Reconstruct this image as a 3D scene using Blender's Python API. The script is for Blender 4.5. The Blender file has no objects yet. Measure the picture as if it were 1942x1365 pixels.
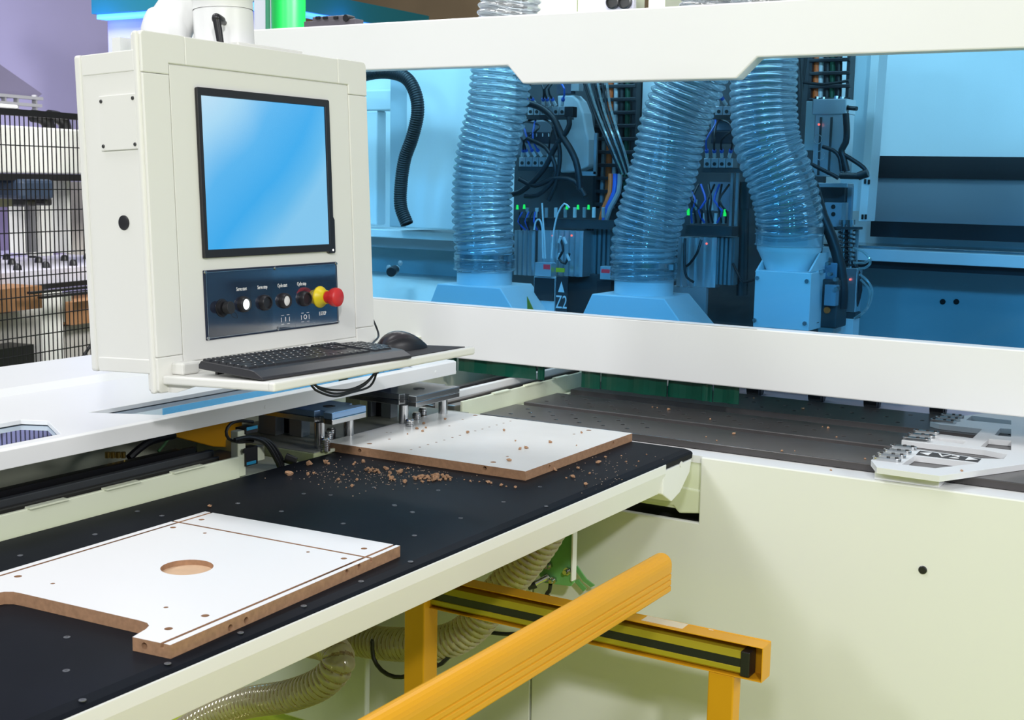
import bpy, bmesh, math, random
from mathutils import Vector, Matrix, noise
random.seed(7)
S = bpy.context.scene
COL = S.collection
# ------------------------------------------------------------------ camera
F = 2462.5; CX, CY = 971.0, 682.5
YAW, PIT, ROL = .542054, -.13884, .019198
fw = Vector((-math.sin(YAW)*math.cos(PIT), math.cos(YAW)*math.cos(PIT), math.sin(PIT)))
rt = fw.cross(Vector((0, 0, 1))).normalized(); up = rt.cross(fw)
R2 = rt*math.cos(ROL)+up*math.sin(ROL); U2 = -rt*math.sin(ROL)+up*math.cos(ROL)
EYE = Vector((0, 0, 1.55))
cd = bpy.data.cameras.new('camera'); cam = bpy.data.objects.new('camera', cd); COL.objects.link(cam)
M = Matrix((R2, U2, -fw)).transposed().to_4x4(); M.translation = EYE
cam.matrix_world = M; cd.sensor_width = 36; cd.lens = F/1942*36; cd.clip_start = .05; cd.clip_end = 100
cd.dof.use_dof = True; cd.dof.focus_distance = 2.55; cd.dof.aperture_fstop = 18
S.camera = cam
# ------------------------------------------------------------------ world, lights, exposure
S.view_settings.view_transform = 'Standard'; S.view_settings.look = 'None'
S.view_settings.exposure = 0.0; S.view_settings.gamma = 1.0; S.view_settings.use_curve_mapping = False
try: S.cycles.transparent_max_bounces = 32; S.cycles.max_bounces = 10
except Exception: pass
w = bpy.data.worlds.new('hall_air'); S.world = w; w.use_nodes = True
w.node_tree.nodes['Background'].inputs[0].default_value = (.90, .95, 1.0, 1); w.node_tree.nodes['Background'].inputs[1].default_value = .25
def area(name, loc, target, sx, sy, power, col=(1, 1, 1), spread=180):
    l = bpy.data.lights.new(name, 'AREA'); l.shape = 'RECTANGLE'; l.size = sx; l.size_y = sy; l.energy = power; l.color = col
    l.spread = math.radians(spread)
    o = bpy.data.objects.new(name, l); COL.objects.link(o); o.location = loc
    d = Vector(target)-Vector(loc); o.rotation_euler = d.to_track_quat('-Z', 'Y').to_euler(); return o
area('hall_and_fill_light', (-1.3, 1.9, 6.6), (-1.5, 1.9, 0), 2.2, 1.4, 56, (1, 1, 1))
area('hall_and_fill_light', (2.4, -2.4, 3.9), (-.9, 2.7, .8), .28, .28, 148, (1, .99, .98))
area('hall_and_fill_light', (.9, -3.4, 4.4), (-1.7, 2.6, 1.1), .6, .6, 95, (.98, .99, 1))
area('hall_and_fill_light', (-3.3, -2.6, 3.6), (-2.0, 2.4, 1.2), .6, .6, 62, (.98, .99, 1))  # added fill for the console's left side and the beam cover
area('hall_and_fill_light', (3.6, 2.2, 2.8), (-1.8, 1.8, 1.0), 1.2, 1.2, 74, (.99, .99, 1))  # added fill brightening the console front and other right-hand faces
area('hall_and_fill_light', (-2.5, 3.62, 2.65), (-2.4, 4.1, 1.0), 2.0, .25, 18, (.97, .99, 1))  # added light above the hood to brighten the rear housing wall
area('hall_and_fill_light', (-4.6, .6, 6.2), (-5.5, 4.5, .5), 1.6, 1.6, 215, (.98, .99, 1))  # added light to lift the left side of the machine
area('hall_and_fill_light', (-6.4, 3.4, 4.9), (-7.6, 6.6, .4), 1.6, 1.6, 75, (1, 1, 1), 95)  # added light for the neighbouring stand at left
area('hall_and_fill_light', (-1.6, 4.6, 3.4), (-6.0, 6.0, 1.0), .8, .8, 34, (1, .99, .97), 60)  # added frontal light for the gantry beam behind the fence
area('hall_and_fill_light', (-5.0, 9.0, 5.4), (-6.0, 11.0, 2.0), 3, 3, 40, (1, .97, .92))
# ------------------------------------------------------------------ pixel-ray helper: point where a line of sight meets a real plane
def at(px, py, ax, v):
    d = fw*F+R2*(px-CX)-U2*(py-CY); i = 'xyz'.index(ax); t = (v-EYE[i])/d[i]; return EYE+d*t
# ------------------------------------------------------------------ materials
MATS = {}
def mat(name, col, rough=.45, metal=0, noise_amt=0., nscale=8, bump=0., emit=None, estr=0, alpha=None, coat=0, spec=None, col2=None):
    if name in MATS: return MATS[name]
    m = bpy.data.materials.new(name); m.use_nodes = True; nt = m.node_tree; b = nt.nodes['Principled BSDF']
    c = (*col, 1) if len(col) == 3 else col
    b.inputs['Base Color'].default_value = c; b.inputs['Roughness'].default_value = rough; b.inputs['Metallic'].default_value = metal
    if spec is not None: b.inputs['Specular IOR Level'].default_value = spec
    if coat: b.inputs['Coat Weight'].default_value = coat; b.inputs['Coat Roughness'].default_value = .08
    if emit: b.inputs['Emission Color'].default_value = (*emit, 1); b.inputs['Emission Strength'].default_value = estr
    if noise_amt or bump:
        tc = nt.nodes.new('ShaderNodeTexCoord'); n = nt.nodes.new('ShaderNodeTexNoise'); n.inputs['Scale'].default_value = nscale; n.inputs['Detail'].default_value = 5
        nt.links.new(tc.outputs['Object'], n.inputs['Vector'])
        if noise_amt:
            r = nt.nodes.new('ShaderNodeValToRGB'); r.color_ramp.elements[0].position = .3; r.color_ramp.elements[1].position = .7
            c2 = col2 or tuple(x*(1-noise_amt) for x in c[:3])
            r.color_ramp.elements[0].color = (*c2, 1); r.color_ramp.elements[1].color = c
            nt.links.new(n.outputs['Fac'], r.inputs['Fac']); nt.links.new(r.outputs['Color'], b.inputs['Base Color'])
        if bump:
            bp = nt.nodes.new('ShaderNodeBump'); bp.inputs['Strength'].default_value = bump; bp.inputs['Distance'].default_value = .002
            nt.links.new(n.outputs['Fac'], bp.inputs['Height']); nt.links.new(bp.outputs['Normal'], b.inputs['Normal'])
    MATS[name] = m; return m
def film(name, tcol, gcol, fac, rough, diff=None, dfac=.3):
    """see-through film: clear transmission mixed with gloss by viewing angle"""
    m = bpy.data.materials.new(name); m.use_nodes = True; nt = m.node_tree; nt.nodes.clear()
    out = nt.nodes.new('ShaderNodeOutputMaterial'); mx = nt.nodes.new('ShaderNodeMixShader')
    t = nt.nodes.new('ShaderNodeBsdfTransparent'); t.inputs[0].default_value = (*tcol, 1)
    g = nt.nodes.new('ShaderNodeBsdfGlossy'); g.inputs['Color'].default_value = (*gcol, 1); g.inputs['Roughness'].default_value = rough
    top = g.outputs[0]
    if diff:
        d = nt.nodes.new('ShaderNodeBsdfDiffuse'); d.inputs[0].default_value = (*diff, 1)
        m2 = nt.nodes.new('ShaderNodeMixShader'); m2.inputs[0].default_value = dfac
        nt.links.new(g.outputs[0], m2.inputs[1]); nt.links.new(d.outputs[0], m2.inputs[2]); top = m2.outputs[0]
    fr = nt.nodes.new('ShaderNodeLayerWeight'); fr.inputs[0].default_value = .25
    ma = nt.nodes.new('ShaderNodeMath'); ma.operation = 'MULTIPLY_ADD'; ma.inputs[1].default_value = .55; ma.inputs[2].default_value = fac; ma.use_clamp = True
    nt.links.new(fr.outputs['Fresnel'], ma.inputs[0]); nt.links.new(ma.outputs[0], mx.inputs[0])
    nt.links.new(t.outputs[0], mx.inputs[1]); nt.links.new(top, mx.inputs[2]); nt.links.new(mx.outputs[0], out.inputs[0])
    MATS[name] = m; return m
WHITE = mat('white_paint', (.80, .805, .80), .38, noise_amt=.02, nscale=3)
CONS = mat('console_paint', (.76, .755, .715), .42, bump=.02, nscale=60)
CREAM = mat('cream_paint', (.76, .80, .62), .4, noise_amt=.03, nscale=4)
BLACKTOP = mat('black_phenolic', (.010, .012, .017), .46, spec=.06, noise_amt=.35, nscale=5, bump=.03)
PLATE = mat('dark_plate', (.062, .056, .056), .30, noise_amt=.25, nscale=6)
BLACK = mat('black_plastic', (.012, .012, .015), .4)
RUB = mat('black_rubber', (.015, .015, .017), .55)
STEEL = mat('steel', (.62, .63, .64), .22, 1, noise_amt=.25, nscale=9)
DSTEEL = mat('dark_steel', (.10, .10, .10), .38, .8, noise_amt=.3, nscale=12)
ALU = mat('aluminium', (.72, .74, .76), .35, .9)
ALUP = mat('white_aluminium', (.74, .75, .76), .4, .1)
MDFL = mat('fibreboard_milled', (.62, .42, .27), .85, noise_amt=.12, nscale=60)
MDF = mat('fibreboard_edge', (.40, .225, .125), .85, noise_amt=.25, nscale=120)
LAM = mat('white_laminate', (.83, .83, .84), .32, noise_amt=.015, nscale=2)
LAM2 = mat('dusty_white_laminate', (.80, .79, .76), .3, noise_amt=.12, nscale=5)
CHIP = mat('wood_chip', (.52, .30, .17), .9, noise_amt=.5, nscale=200)
ORANGE = mat('orange_paint', (.70, .335, .012), .36, spec=.3)
YELLOW = mat('yellow_tape', (.42, .34, .02), .35)
GREENP = mat('green_paint', (.16, .42, .15), .4, noise_amt=.08, nscale=8)
NAVY = mat('navy_film', (.022, .030, .055), .28, spec=.3, noise_amt=.15, nscale=6)
RED = mat('red_plastic', (.62, .025, .025), .35)
YEL = mat('yellow_plastic', (.80, .62, .01), .4)
GREENC = mat('green_curtain', (.0, .075, .045), .3, noise_amt=.2, nscale=10)
HOLE = mat('hole_shadow_black', (.01, .01, .01), .8)
GREY = mat('grey_paint', (.34, .35, .36), .45)
DGREY = mat('dark_machine_grey', (.05, .055, .06), .5, noise_amt=.2, nscale=10)
CABLE = mat('black_cable', (.012, .013, .016), .45)
ORC = mat('orange_cable', (.95, .16, .02), .5)
WHC = mat('white_cable', (.75, .75, .75), .5)
BLUEP = mat('blue_plastic', (.03, .12, .55), .4)
BRASS = mat('brass', (.55, .38, .10), .3, 1)
TXT = mat('white_print', (.80, .80, .80), .5)
LEDG = mat('green_led', (0, .3, .05), .4, emit=(.03, 1, .08), estr=1.1)
LEDR = mat('red_led', (.3, 0, 0), .4, emit=(1, .08, .05), estr=4)
def screen_mat():
    m = bpy.data.materials.new('lit_screen'); m.use_nodes = True; nt = m.node_tree; b = nt.nodes['Principled BSDF']
    b.inputs['Base Color'].default_value = (.01, .01, .012, 1); b.inputs['Roughness'].default_value = .2
    tc = nt.nodes.new('ShaderNodeTexCoord'); mp = nt.nodes.new('ShaderNodeSeparateXYZ'); nt.links.new(tc.outputs['Object'], mp.inputs[0])
    # picture on the display: pale corners, saturated blue band running across (local y right, z up)
    a = nt.nodes.new('ShaderNodeMath'); a.operation = 'MULTIPLY_ADD'; a.inputs[1].default_value = 1.75; a.inputs[2].default_value = -.08
    nt.links.new(mp.outputs['Y'], a.inputs[0])
    c = nt.nodes.new('ShaderNodeMath'); c.operation = 'MULTIPLY_ADD'; c.inputs[1].default_value = -1.75; nt.links.new(mp.outputs['Z'], c.inputs[0]); nt.links.new(a.outputs[0], c.inputs[2])
    n = nt.nodes.new('ShaderNodeTexNoise'); n.inputs['Scale'].default_value = 4; nt.links.new(tc.outputs['Object'], n.inputs[0])
    d = nt.nodes.new('ShaderNodeMath'); d.operation = 'MULTIPLY_ADD'; d.inputs[1].default_value = .18; nt.links.new(n.outputs['Fac'], d.inputs[0]); nt.links.new(c.outputs[0], d.inputs[2])
    r = nt.nodes.new('ShaderNodeValToRGB'); e = r.color_ramp.elements
    e[0].position = .10; e[0].color = (.62, .82, .96, 1); e[1].position = 1.0; e[1].color = (.24, .60, .90, 1)
    for p, cc in ((.34, (.40, .72, .95, 1)), (.55, (.10, .48, .90, 1)), (.76, (.045, .42, .88, 1)), (.90, (.12, .50, .88, 1))):
        x = e.new(p); x.color = cc
    nt.links.new(d.outputs[0], r.inputs[0]); nt.links.new(r.outputs[0], b.inputs['Emission Color']); b.inputs['Emission Strength'].default_value = .92
    return m
SCREEN = screen_mat()
LIT = mat('lit_button', (.8, .85, .85), .4, emit=(.85, 1, 1), estr=1.3)
WBTN = mat('white_button', (.82, .80, .77), .4)
GLASS = film('blue_acrylic', (.50, .80, .97), (.85, .95, 1), -.007, .02)
GLASS2 = film('blue_acrylic_dark', (.10, .25, .55), (.80, .90, 1), .62, .03)
HFILM = film('clear_hose_film', (.72, .76, .78), (1, 1, 1), .27, .05, (.90, .92, .94), .40)
HWIRE = film('clear_hose_rib', (.30, .34, .36), (1, 1, 1), .40, .08, (.55, .60, .64), .55)
HFILM2 = film('amber_hose_film', (.70, .66, .54), (1, .97, .9), .38, .10, (.86, .78, .58), .75)
HWIRE2 = film('amber_hose_rib', (.60, .48, .34), (1, .97, .9), .40, .15, (.45, .32, .2), .7)
TUBE = film('clear_tube', (.80, .88, .86), (1, 1, 1), .35, .1, (.8, .85, .85), .5)
FOIL = film('protective_foil', (.96, .96, .98), (1, 1, 1), .0, .06)
# ------------------------------------------------------------------ mesh kit
class MB:
    def __init__(s): s.v = []; s.f = []; s.m = []; s.s = []
    def add(s, vs, fs, mi=0, sm=False, X=None):
        o = len(s.v); s.v += [tuple(X @ Vector(v)) if X else tuple(v) for v in vs]
        for f in fs: s.f.append(tuple(i+o for i in f)); s.m.append(mi); s.s.append(sm)
        return s
    def box(s, x0, x1, y0, y1, z0, z1, mi=0, X=None):
        x0, x1 = sorted((x0, x1)); y0, y1 = sorted((y0, y1)); z0, z1 = sorted((z0, z1))
        return s.add([(x0, y0, z0), (x1, y0, z0), (x1, y1, z0), (x0, y1, z0), (x0, y0, z1), (x1, y0, z1), (x1, y1, z1), (x0, y1, z1)],
                     [(0, 3, 2, 1), (4, 5, 6, 7), (0, 1, 5, 4), (1, 2, 6, 5), (2, 3, 7, 6), (3, 0, 4, 7)], mi, False, X)
    def prism(s, pts, ax, a, b, mi=0, X=None, sm=False):
        n = len(pts)
        def P(p, t): return {'x': (t, p[0], p[1]), 'y': (p[0], t, p[1]), 'z': (p[0], p[1], t)}[ax]
        vs = [P(p, a) for p in pts]+[P(p, b) for p in pts]
        s.add(vs, [tuple(range(n)), tuple(range(2*n-1, n-1, -1))], mi, False, X)
        return s.add(vs, [(i, i+n, (i+1) % n+n, (i+1) % n) for i in range(n)], mi, sm, X)
    def cyl(s, p0, p1, r, r2=None, n=20, mi=0, cap=True, X=None):
        p0 = Vector(p0); p1 = Vector(p1); r2 = r if r2 is None else r2; d = (p1-p0).normalized()
        a = d.orthogonal().normalized(); b = d.cross(a)
        vs = [p0+(a*math.cos(2*math.pi*i/n)+b*math.sin(2*math.pi*i/n))*r for i in range(n)]+[p1+(a*math.cos(2*math.pi*i/n)+b*math.sin(2*math.pi*i/n))*r2 for i in range(n)]
        s.add(vs, [(i, (i+1) % n, (i+1) % n+n, i+n) for i in range(n)], mi, True, X)
        if cap: s.add(vs, [tuple(range(n-1, -1, -1)), tuple(range(n, 2*n))], mi, False, X)
        return s
    def lathe(s, p0, d, prof, n=28, mi=0, X=None):
        p0 = Vector(p0); d = Vector(d).normalized(); a = d.orthogonal().normalized(); b = d.cross(a); vs = []; k = len(prof)
        for t, r in prof:
            for i in range(n):
                q = 2*math.pi*i/n; vs.append(p0+d*t+(a*math.cos(q)+b*math.sin(q))*max(r, 1e-5))
        return s.add(vs, [(j*n+i, j*n+(i+1) % n, (j+1)*n+(i+1) % n, (j+1)*n+i) for j in range(k-1) for i in range(n)], mi, True, X)
    def tube(s, pts, r, n=8, mi=0, X=None, step=None, rf=None, mf=None, cap=True):
        P = spline(pts, step) if step else [Vector(p) for p in pts]
        fr = frames(P); vs = []; L = 0; k = len(P); fs = []; ms = []
        for j in range(k):
            if j: L += (P[j]-P[j-1]).length
            t, a, b = fr[j]
            for i in range(n):
                q = 2*math.pi*i/n; rr = rf(L, q) if rf else r
                vs.append(P[j]+(a*math.cos(q)+b*math.sin(q))*rr)
        o = len(s.v); s.v += [tuple(X @ v) if X else tuple(v) for v in vs]
        L = 0
        for j in range(k-1):
            dl = (P[j+1]-P[j]).length
            for i in range(n):
                s.f.append(tuple(o+x for x in (j*n+i, j*n+(i+1) % n, (j+1)*n+(i+1) % n, (j+1)*n+i)))
                s.m.append(mf(L+dl/2, 2*math.pi*(i+.5)/n) if mf else mi); s.s.append(True)
            L += dl
        if cap and not rf:
            s.f += [tuple(o+i for i in range(n-1, -1, -1)), tuple(o+(k-1)*n+i for i in range(n))]; s.m += [mi, mi]; s.s += [False, False]
        return s
    def ball(s, c, rx, ry=None, rz=None, n=12, mi=0, X=None):
        ry = ry or rx; rz = rz or rx; vs = []; k = n//2
        for j in range(k+1):
            t = math.pi*j/k
            for i in range(n):
                q = 2*math.pi*i/n; vs.append((c[0]+rx*math.sin(t)*math.cos(q), c[1]+ry*math.sin(t)*math.sin(q), c[2]+rz*math.cos(t)))
        return s.add(vs, [(j*n+i, (j+1)*n+i, (j+1)*n+(i+1) % n, j*n+(i+1) % n) for j in range(k) for i in range(n)], mi, True, X)
    def mesh(s, name, mats):
        me = bpy.data.meshes.new(name); me.from_pydata(s.v, [], s.f)
        for m in (mats if isinstance(mats, (list, tuple)) else [mats]): me.materials.append(m)
        for p, mi, sm in zip(me.polygons, s.m, s.s): p.material_index = mi; p.use_smooth = sm
        bm = bmesh.new(); bm.from_mesh(me); bmesh.ops.remove_doubles(bm, verts=bm.verts, dist=1e-6); bmesh.ops.recalc_face_normals(bm, faces=bm.faces); bm.to_mesh(me); bm.free()
        if any(s.s) and len(me.polygons) < 5000: me.set_sharp_from_angle(angle=math.radians(38))
        return me
    def build(s, name, mats, parent=None, bevel=0, local=False, label=None, cat=None, group=None, kind=None, seg=2):
        o = bpy.data.objects.new(name, s.mesh(name, mats)); return link(o, parent, bevel, local, label, cat, group, kind, seg)
def link(o, parent=None, bevel=0, local=False, label=None, cat=None, group=None, kind=None, seg=2):
    COL.objects.link(o)
    if parent:
        o.parent = parent
        if not local:
            r = parent
            o.matrix_parent_inverse = Winv(parent)
    if bevel:
        b = o.modifiers.new('bevel', 'BEVEL'); b.width = bevel; b.segments = seg; b.limit_method = 'ANGLE'; b.angle_limit = math.radians(40); b.harden_normals = False
    return tag(o, label, cat, group, kind)
def Winv(o):
    m = o.matrix_basis.copy(); p = o
    while p.parent: m = p.parent.matrix_basis @ p.matrix_parent_inverse @ m; p = p.parent
    return m.inverted()
def tag(o, label=None, cat=None, group=None, kind=None):
    for k, v in (('label', label), ('category', cat), ('group', group), ('kind', kind)):
        if v: o[k] = v
    return o
def thing(name, loc, label, cat, group=None, kind=None, M=None):
    o = bpy.data.objects.new(name, None); o.empty_display_size = .05; COL.objects.link(o)
    if M is not None: o.matrix_basis = M
    else: o.location = loc
    return tag(o, label, cat, group, kind)
def spline(pts, step):
    P = [Vector(p) for p in pts]; P = [P[0]*2-P[1]]+P+[P[-1]*2-P[-2]]; out = []
    for i in range(1, len(P)-2):
        a, b, c, d = P[i-1:i+3]; n = max(2, int((c-b).length/step))
        for k in range(n):
            t = k/n; out.append(.5*((2*b)+(c-a)*t+(2*a-5*b+4*c-d)*t*t+(-a+3*b-3*c+d)*t**3))
    out.append(P[-2]); return out
def frames(P):
    fr = []; k = len(P); a = None
    for j in range(k):
        t = (P[min(j+1, k-1)]-P[max(j-1, 0)]).normalized()
        if a is None: a = t.orthogonal().normalized()
        else: a = (a-t*a.dot(t)).normalized()
        fr.append((t, a, t.cross(a)))
    return fr
def cut(o, cutter_mb, cm=None):
    """carve the cutter out of the mesh for good (the cutter does not stay in the scene)"""
    c = bpy.data.objects.new('tmp', cutter_mb.mesh('tmp', cm if cm else list(o.data.materials))); COL.objects.link(c)
    c.parent = o.parent; c.matrix_parent_inverse = o.matrix_parent_inverse
    b = o.modifiers.new('b', 'BOOLEAN'); b.object = c; b.operation = 'DIFFERENCE'; b.solver = 'EXACT'; b.use_self = True
    dg = bpy.context.evaluated_depsgraph_get(); dg.update()
    me = bpy.data.meshes.new_from_object(o.evaluated_get(dg)); old = o.data; o.modifiers.remove(b); o.data = me
    bpy.data.objects.remove(c); me.name = o.name
    return o
def text(name, s, size, X, m, parent, local=True, depth=.0003, align='CENTER'):
    cu = bpy.data.curves.new(name, 'FONT'); cu.body = s; cu.size = size; cu.extrude = depth; cu.align_x = align; cu.align_y = 'CENTER'
    t = bpy.data.objects.new('tmp', cu); COL.objects.link(t); dg = bpy.context.evaluated_depsgraph_get(); dg.update()
    me = bpy.data.meshes.new_from_object(t.evaluated_get(dg)); bpy.data.objects.remove(t); me.materials.clear(); me.materials.append(m); me.transform(X)
    o = bpy.data.objects.new(name, me); return link(o, parent, 0, local)
def dup(o, name=None, parent=None, label=None, group=None):
    c = o.copy(); COL.objects.link(c)
    if parent: c.parent = parent
    for ch in [x for x in ALLCH(o)]: dup(ch, None, c)
    if label: c['label'] = label
    if group: c['group'] = group
    return c
def ALLCH(o): return [x for x in COL.objects if x.parent == o]
def hose(name, pts, R, amp, pitch, mats, parent=None, sub=8, **kw):
    rid = lambda L, q: abs(math.sin(math.pi*(L/pitch)-q/2))   # rounded bulges between narrow valleys, winding as a helix
    return MB().tube(pts, R, 36, step=pitch/sub, rf=lambda L, q: R-amp+amp*rid(L, q)**.75, mf=lambda L, q: 1 if rid(L, q) < .34 else 0).build(name, mats, parent, **kw)
exec_order = None
# ================================================================== THE HALL
fl0 = MB().box(-3.3, 8, -8, 18, -.1, 0).box(-16, -3.3, -8, 18, -.1, 0, mi=1).build('floor', [mat('lime_carpet', (.46, .56, .02), .9, noise_amt=.12, nscale=40), mat('grey_hall_floor', (.40, .39, .38), .6, noise_amt=.1, nscale=6)], kind='structure')
LILAC = mat('lilac_wall', (.42, .39, .62), .7, noise_amt=.05, nscale=1.5)
MB().box(-9.3, -9.2, 2, 10, 0, 5).build('wall_left', LILAC, kind='structure')
MB().box(-16, 6, 15, 15.2, 0, 6).build('wall_far', mat('brown_wall', (.36, .26, .15), .7, noise_amt=.2, nscale=1), kind='structure')
# ================================================================== MACHINE ENCLOSURE (front plane y = 3.1)
W = 3.10
enc = thing('machine_enclosure', (-1.2, W, 0), 'long white machine hood with cranked top beam and blue see-through window', 'machine')
top = [(-3.3, 1.856), (-1.899, 1.856), (-1.851, 1.807), (-1.233, 1.806), (-1.181, 1.856), (.6, 1.859), (.6, 1.990), (-3.3, 1.990)]
MB().prism(top, 'y', W, W+.05).build('front_beam', WHITE, enc, .004)
MB().box(-3.3, .6, W, W+.05, 1.033, 1.186).build('lower_band', WHITE, enc, .003)
MB().box(-3.3, .6, W+.052, W+.058, 1.18, 1.88).build('window_pane', GLASS, enc, label='blue tinted clear window')
MB().box(.6, .64, W, 4.25, .9, 1.99).build('end_panel', WHITE, enc); MB().box(-3.45, -3.41, W, 4.25, .9, 1.99).build('end_panel', WHITE, enc)
MB().box(-3.3, -1.15, W, W+.004, 1.186, 1.187).build('band_edge', WHITE, enc)
back = thing('machine_rear_housing', (-1.2, 4.35, 0), 'white rear housing wall behind the blue window with dark slots', 'housing')
PALE = mat('pale_housing_paint', (.80, .82, .82), .45, noise_amt=.06, nscale=2.5)
MB().box(-3.4, .6, 4.30, 4.36, 1.33, 2.06).build('upper_wall', PALE, back)
MB().box(-3.4, .6, 4.30, 4.36, .5, 1.33).build('lower_wall', mat('blue_lit_housing', (.38, .54, .58), .35, noise_amt=.1, nscale=2), back)  # teal base colour stands in for blue light on the white wall
MB().box(-1.2, .6, 4.26, 4.30, 1.575, 1.645).build('dark_slot', BLACK, back)
MB().box(-1.2, .6, 4.27, 4.30, 1.645-.21, 1.575).build('grey_band', mat('grey_band_paint', (.36, .40, .45), .4), back)
MB().box(-1.2, .6, 4.24, 4.30, 1.385, 1.435).build('dark_slot', BLACK, back)
MB().box(-1.35, .6, 4.10, 4.30, 1.352, 1.362).build('steel_ledge', STEEL, back, .002)
MB().box(-1.35, .6, 4.08, 4.12, 1.315, 1.352).build('white_rail', WHITE, back, .002)
MB().box(-1.35, .6, 4.12, 4.20, 1.29, 1.315).build('dark_groove', BLACK, back)
MB().box(-1.35, .6, 4.0, 4.3, 1.01, 1.05).build('bottom_tray', GREY, back, .003)
for px in (1788, 1814):
    p = at(px, 572, 'y', 4.3); MB().cyl((p.x, 4.297, p.z), (p.x, 4.31, p.z), .009).build('bolt_hole', HOLE, back)
# left bay: ledge, frame, front sheet
MB().box(-3.3, -2.45, 4.05, 4.30, 1.315, 1.345).build('ledge', PALE, back, .003)
MB().box(-3.3, -2.45, 4.15, 4.30, 1.27, 1.315).build('dark_groove', GREY, back)
MB().box(-2.86, -2.30, 3.96, 4.0, 1.36, 2.02).build('side_sheet', PALE, back, .004)
MB().box(-3.3, -2.89, 4.10, 4.16, 1.80, 1.88).build('cross_tube', PALE, back, .006)
MB().box(-3.17, -3.10, 4.10, 4.16, 1.36, 1.80).build('upright_tube', PALE, back, .006)
MB().box(-2.95, -2.86, 3.98, 4.2, 1.36, 2.02).build('corner_fold', mat('shaded_fold_tone', (.45, .52, .56), .5), back, .004)  # grey-blue tone puts the fold's shade into its colour
# angled sheet beneath the left ledge with a black knob on a spindle
MB().prism([(4.05, 1.16), (3.75, 1.08), (3.75, 1.07), (4.30, 1.07), (4.30, 1.16)], 'x', -3.3, -2.3).build('sloped_sheet', mat('pale_sheet', (.62, .68, .68), .4), back)
kn = thing('knob', at(765, 512, 'y', 3.85), 'black round knob on white spindle on the sloped sheet at left of window', 'knob')
p = at(752, 509, 'y', 3.9)
MB().cyl(p, p+Vector((.03, -.05, 0)), .012).build('spindle', WHC, kn)
MB().cyl(p+Vector((.03, -.05, 0)), p+Vector((.075, -.135, -.002)), .0165, .018).build('grip', BLACK, kn, .003)
MB().ball((p.x-.035, p.y, p.z), .012, .006, .012).build('fixing_stud', GREY, kn); MB().ball((p.x+.01, p.y+.01, p.z+.02), .010, .006, .010).build('fixing_stud', GREY, kn)
# base panel in front of the machine bed
base = thing('machine_bed', (-.9, 2.7, 0), 'white base of the machine below the black plates with round black plug', 'machine')
m = MB(); m.prism([(-1.551, .05), (.9, .05), (.9, .932), (-1.120, .932), (-1.120, .778), (-1.551, .778)], 'y', 2.70, 2.714)
m.build('front_panel', mat('base_paint', (.76, .765, .73), .42, noise_amt=.02, nscale=2), base, .003)
MB().box(-3.2, -1.556, 2.70, 2.714, .05, .778).build('under_table_panel', mat('base_paint', (1, 1, 1)), base, .002)
for nm, px, py, r in (('black_plug', 1750, 1080.5, .0088), ('black_plug', 1017.5, 1266, .0075)):
    p = at(px, py, 'y', 2.70); MB().lathe((p.x, 2.700, p.z), (0, -1, 0), [(0, r), (.0015, r), (.003, r*.8), (.0032, 0)]).build(nm, BLACK, base)
MB().box(-1.77, .9, 2.714, 3.9, .914, .931).build('bed_ledge', WHITE, base)
MB().box(-1.30, .9, 2.716, 2.73, .80, .914).build('inner_wall', CREAM, base)
MB().box(-1.79, -1.775, 2.72, 4.0, .70, .935).build('bed_side_wall', CREAM, base)
MB().box(-3.0, .9, 4.0, 4.05, .05, 1.02).build('bed_rear_wall', mat('lilac_grey_steel', (.55, .55, .66), .4, .2), base)
# recess left of the front panel: cross tubes, cream bracket, dark gap
MB().cyl((-1.35, 2.735, .903), (-.9, 2.735, .903), .011).build('guide_tube', STEEL, base)
MB().cyl((-1.35, 2.745, .866), (-.9, 2.745, .866), .016).build('guide_tube', STEEL, base)
MB().prism([(-1.32, .80), (-1.19, .805), (-1.175, .79), (-1.10, .80), (-1.10, .85), (-1.32, .86)], 'y', 2.712, 2.74).build('saddle_bracket', CREAM, base, .004)
MB().box(-1.6, -.9, 2.76, 2.80, .76, .93).build('recess_back', BLACK, base)
# black slotted support plates
HD = MB
def plate(y0, y1, lab, holes, x0=-1.766):
    o = MB().box(x0, .85, y0, y1, .9325, .95).build('support_plate', [PLATE, HOLE], label=lab, cat='support plate', group='black support plates on the machine bed')
    c = MB()
    for hx, hy in holes: c.cyl((hx, hy, .94), (hx, hy, .96), .0055, n=10)
    if holes:
        cut(o, c); o.data.materials.clear(); o.data.materials.append(PLATE); o.data.materials.append(HOLE)
        for p_ in o.data.polygons: p_.material_index = 1 if (p_.area < .0002 and p_.center.z < .9498) else 0
    b = o.modifiers.new('bevel', 'BEVEL'); b.width = .002; b.segments = 2; b.limit_method = 'ANGLE'; b.angle_limit = math.radians(50)
    return o
def grid(y0, y1, x0, x1, nx, rows, sk=.45):
    r = []
    for k in range(rows):
        y = y0+(y1-y0)*(k+.5)/rows
        for i in range(nx): r.append((x0+(x1-x0)*(i+.5*(k % 2))/nx, y))
    return r
plate(2.776, 2.955, 'black support plate nearest the white base panel, first of three', grid(2.80, 2.93, -1.70, -1.30, 6, 3))
plate(2.997, 3.185, 'black support plate in the middle, between the front and the rear one', grid(3.02, 3.16, -1.72, -.95, 11, 3)+grid(3.02, 3.15, -.9, -.2, 8, 2))
plate(3.262, 3.50, 'black support plate furthest back, below the green curtain strips', grid(3.29, 3.48, -1.3, -.2, 12, 3))
MB().box(-1.76, .8, 2.80, 2.93, .75, .9325).build('plate_support_beam', CREAM, base)
MB().box(-1.68, .8, 3.03, 3.15, .75, .9325).build('plate_support_beam', CREAM, base)
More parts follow.
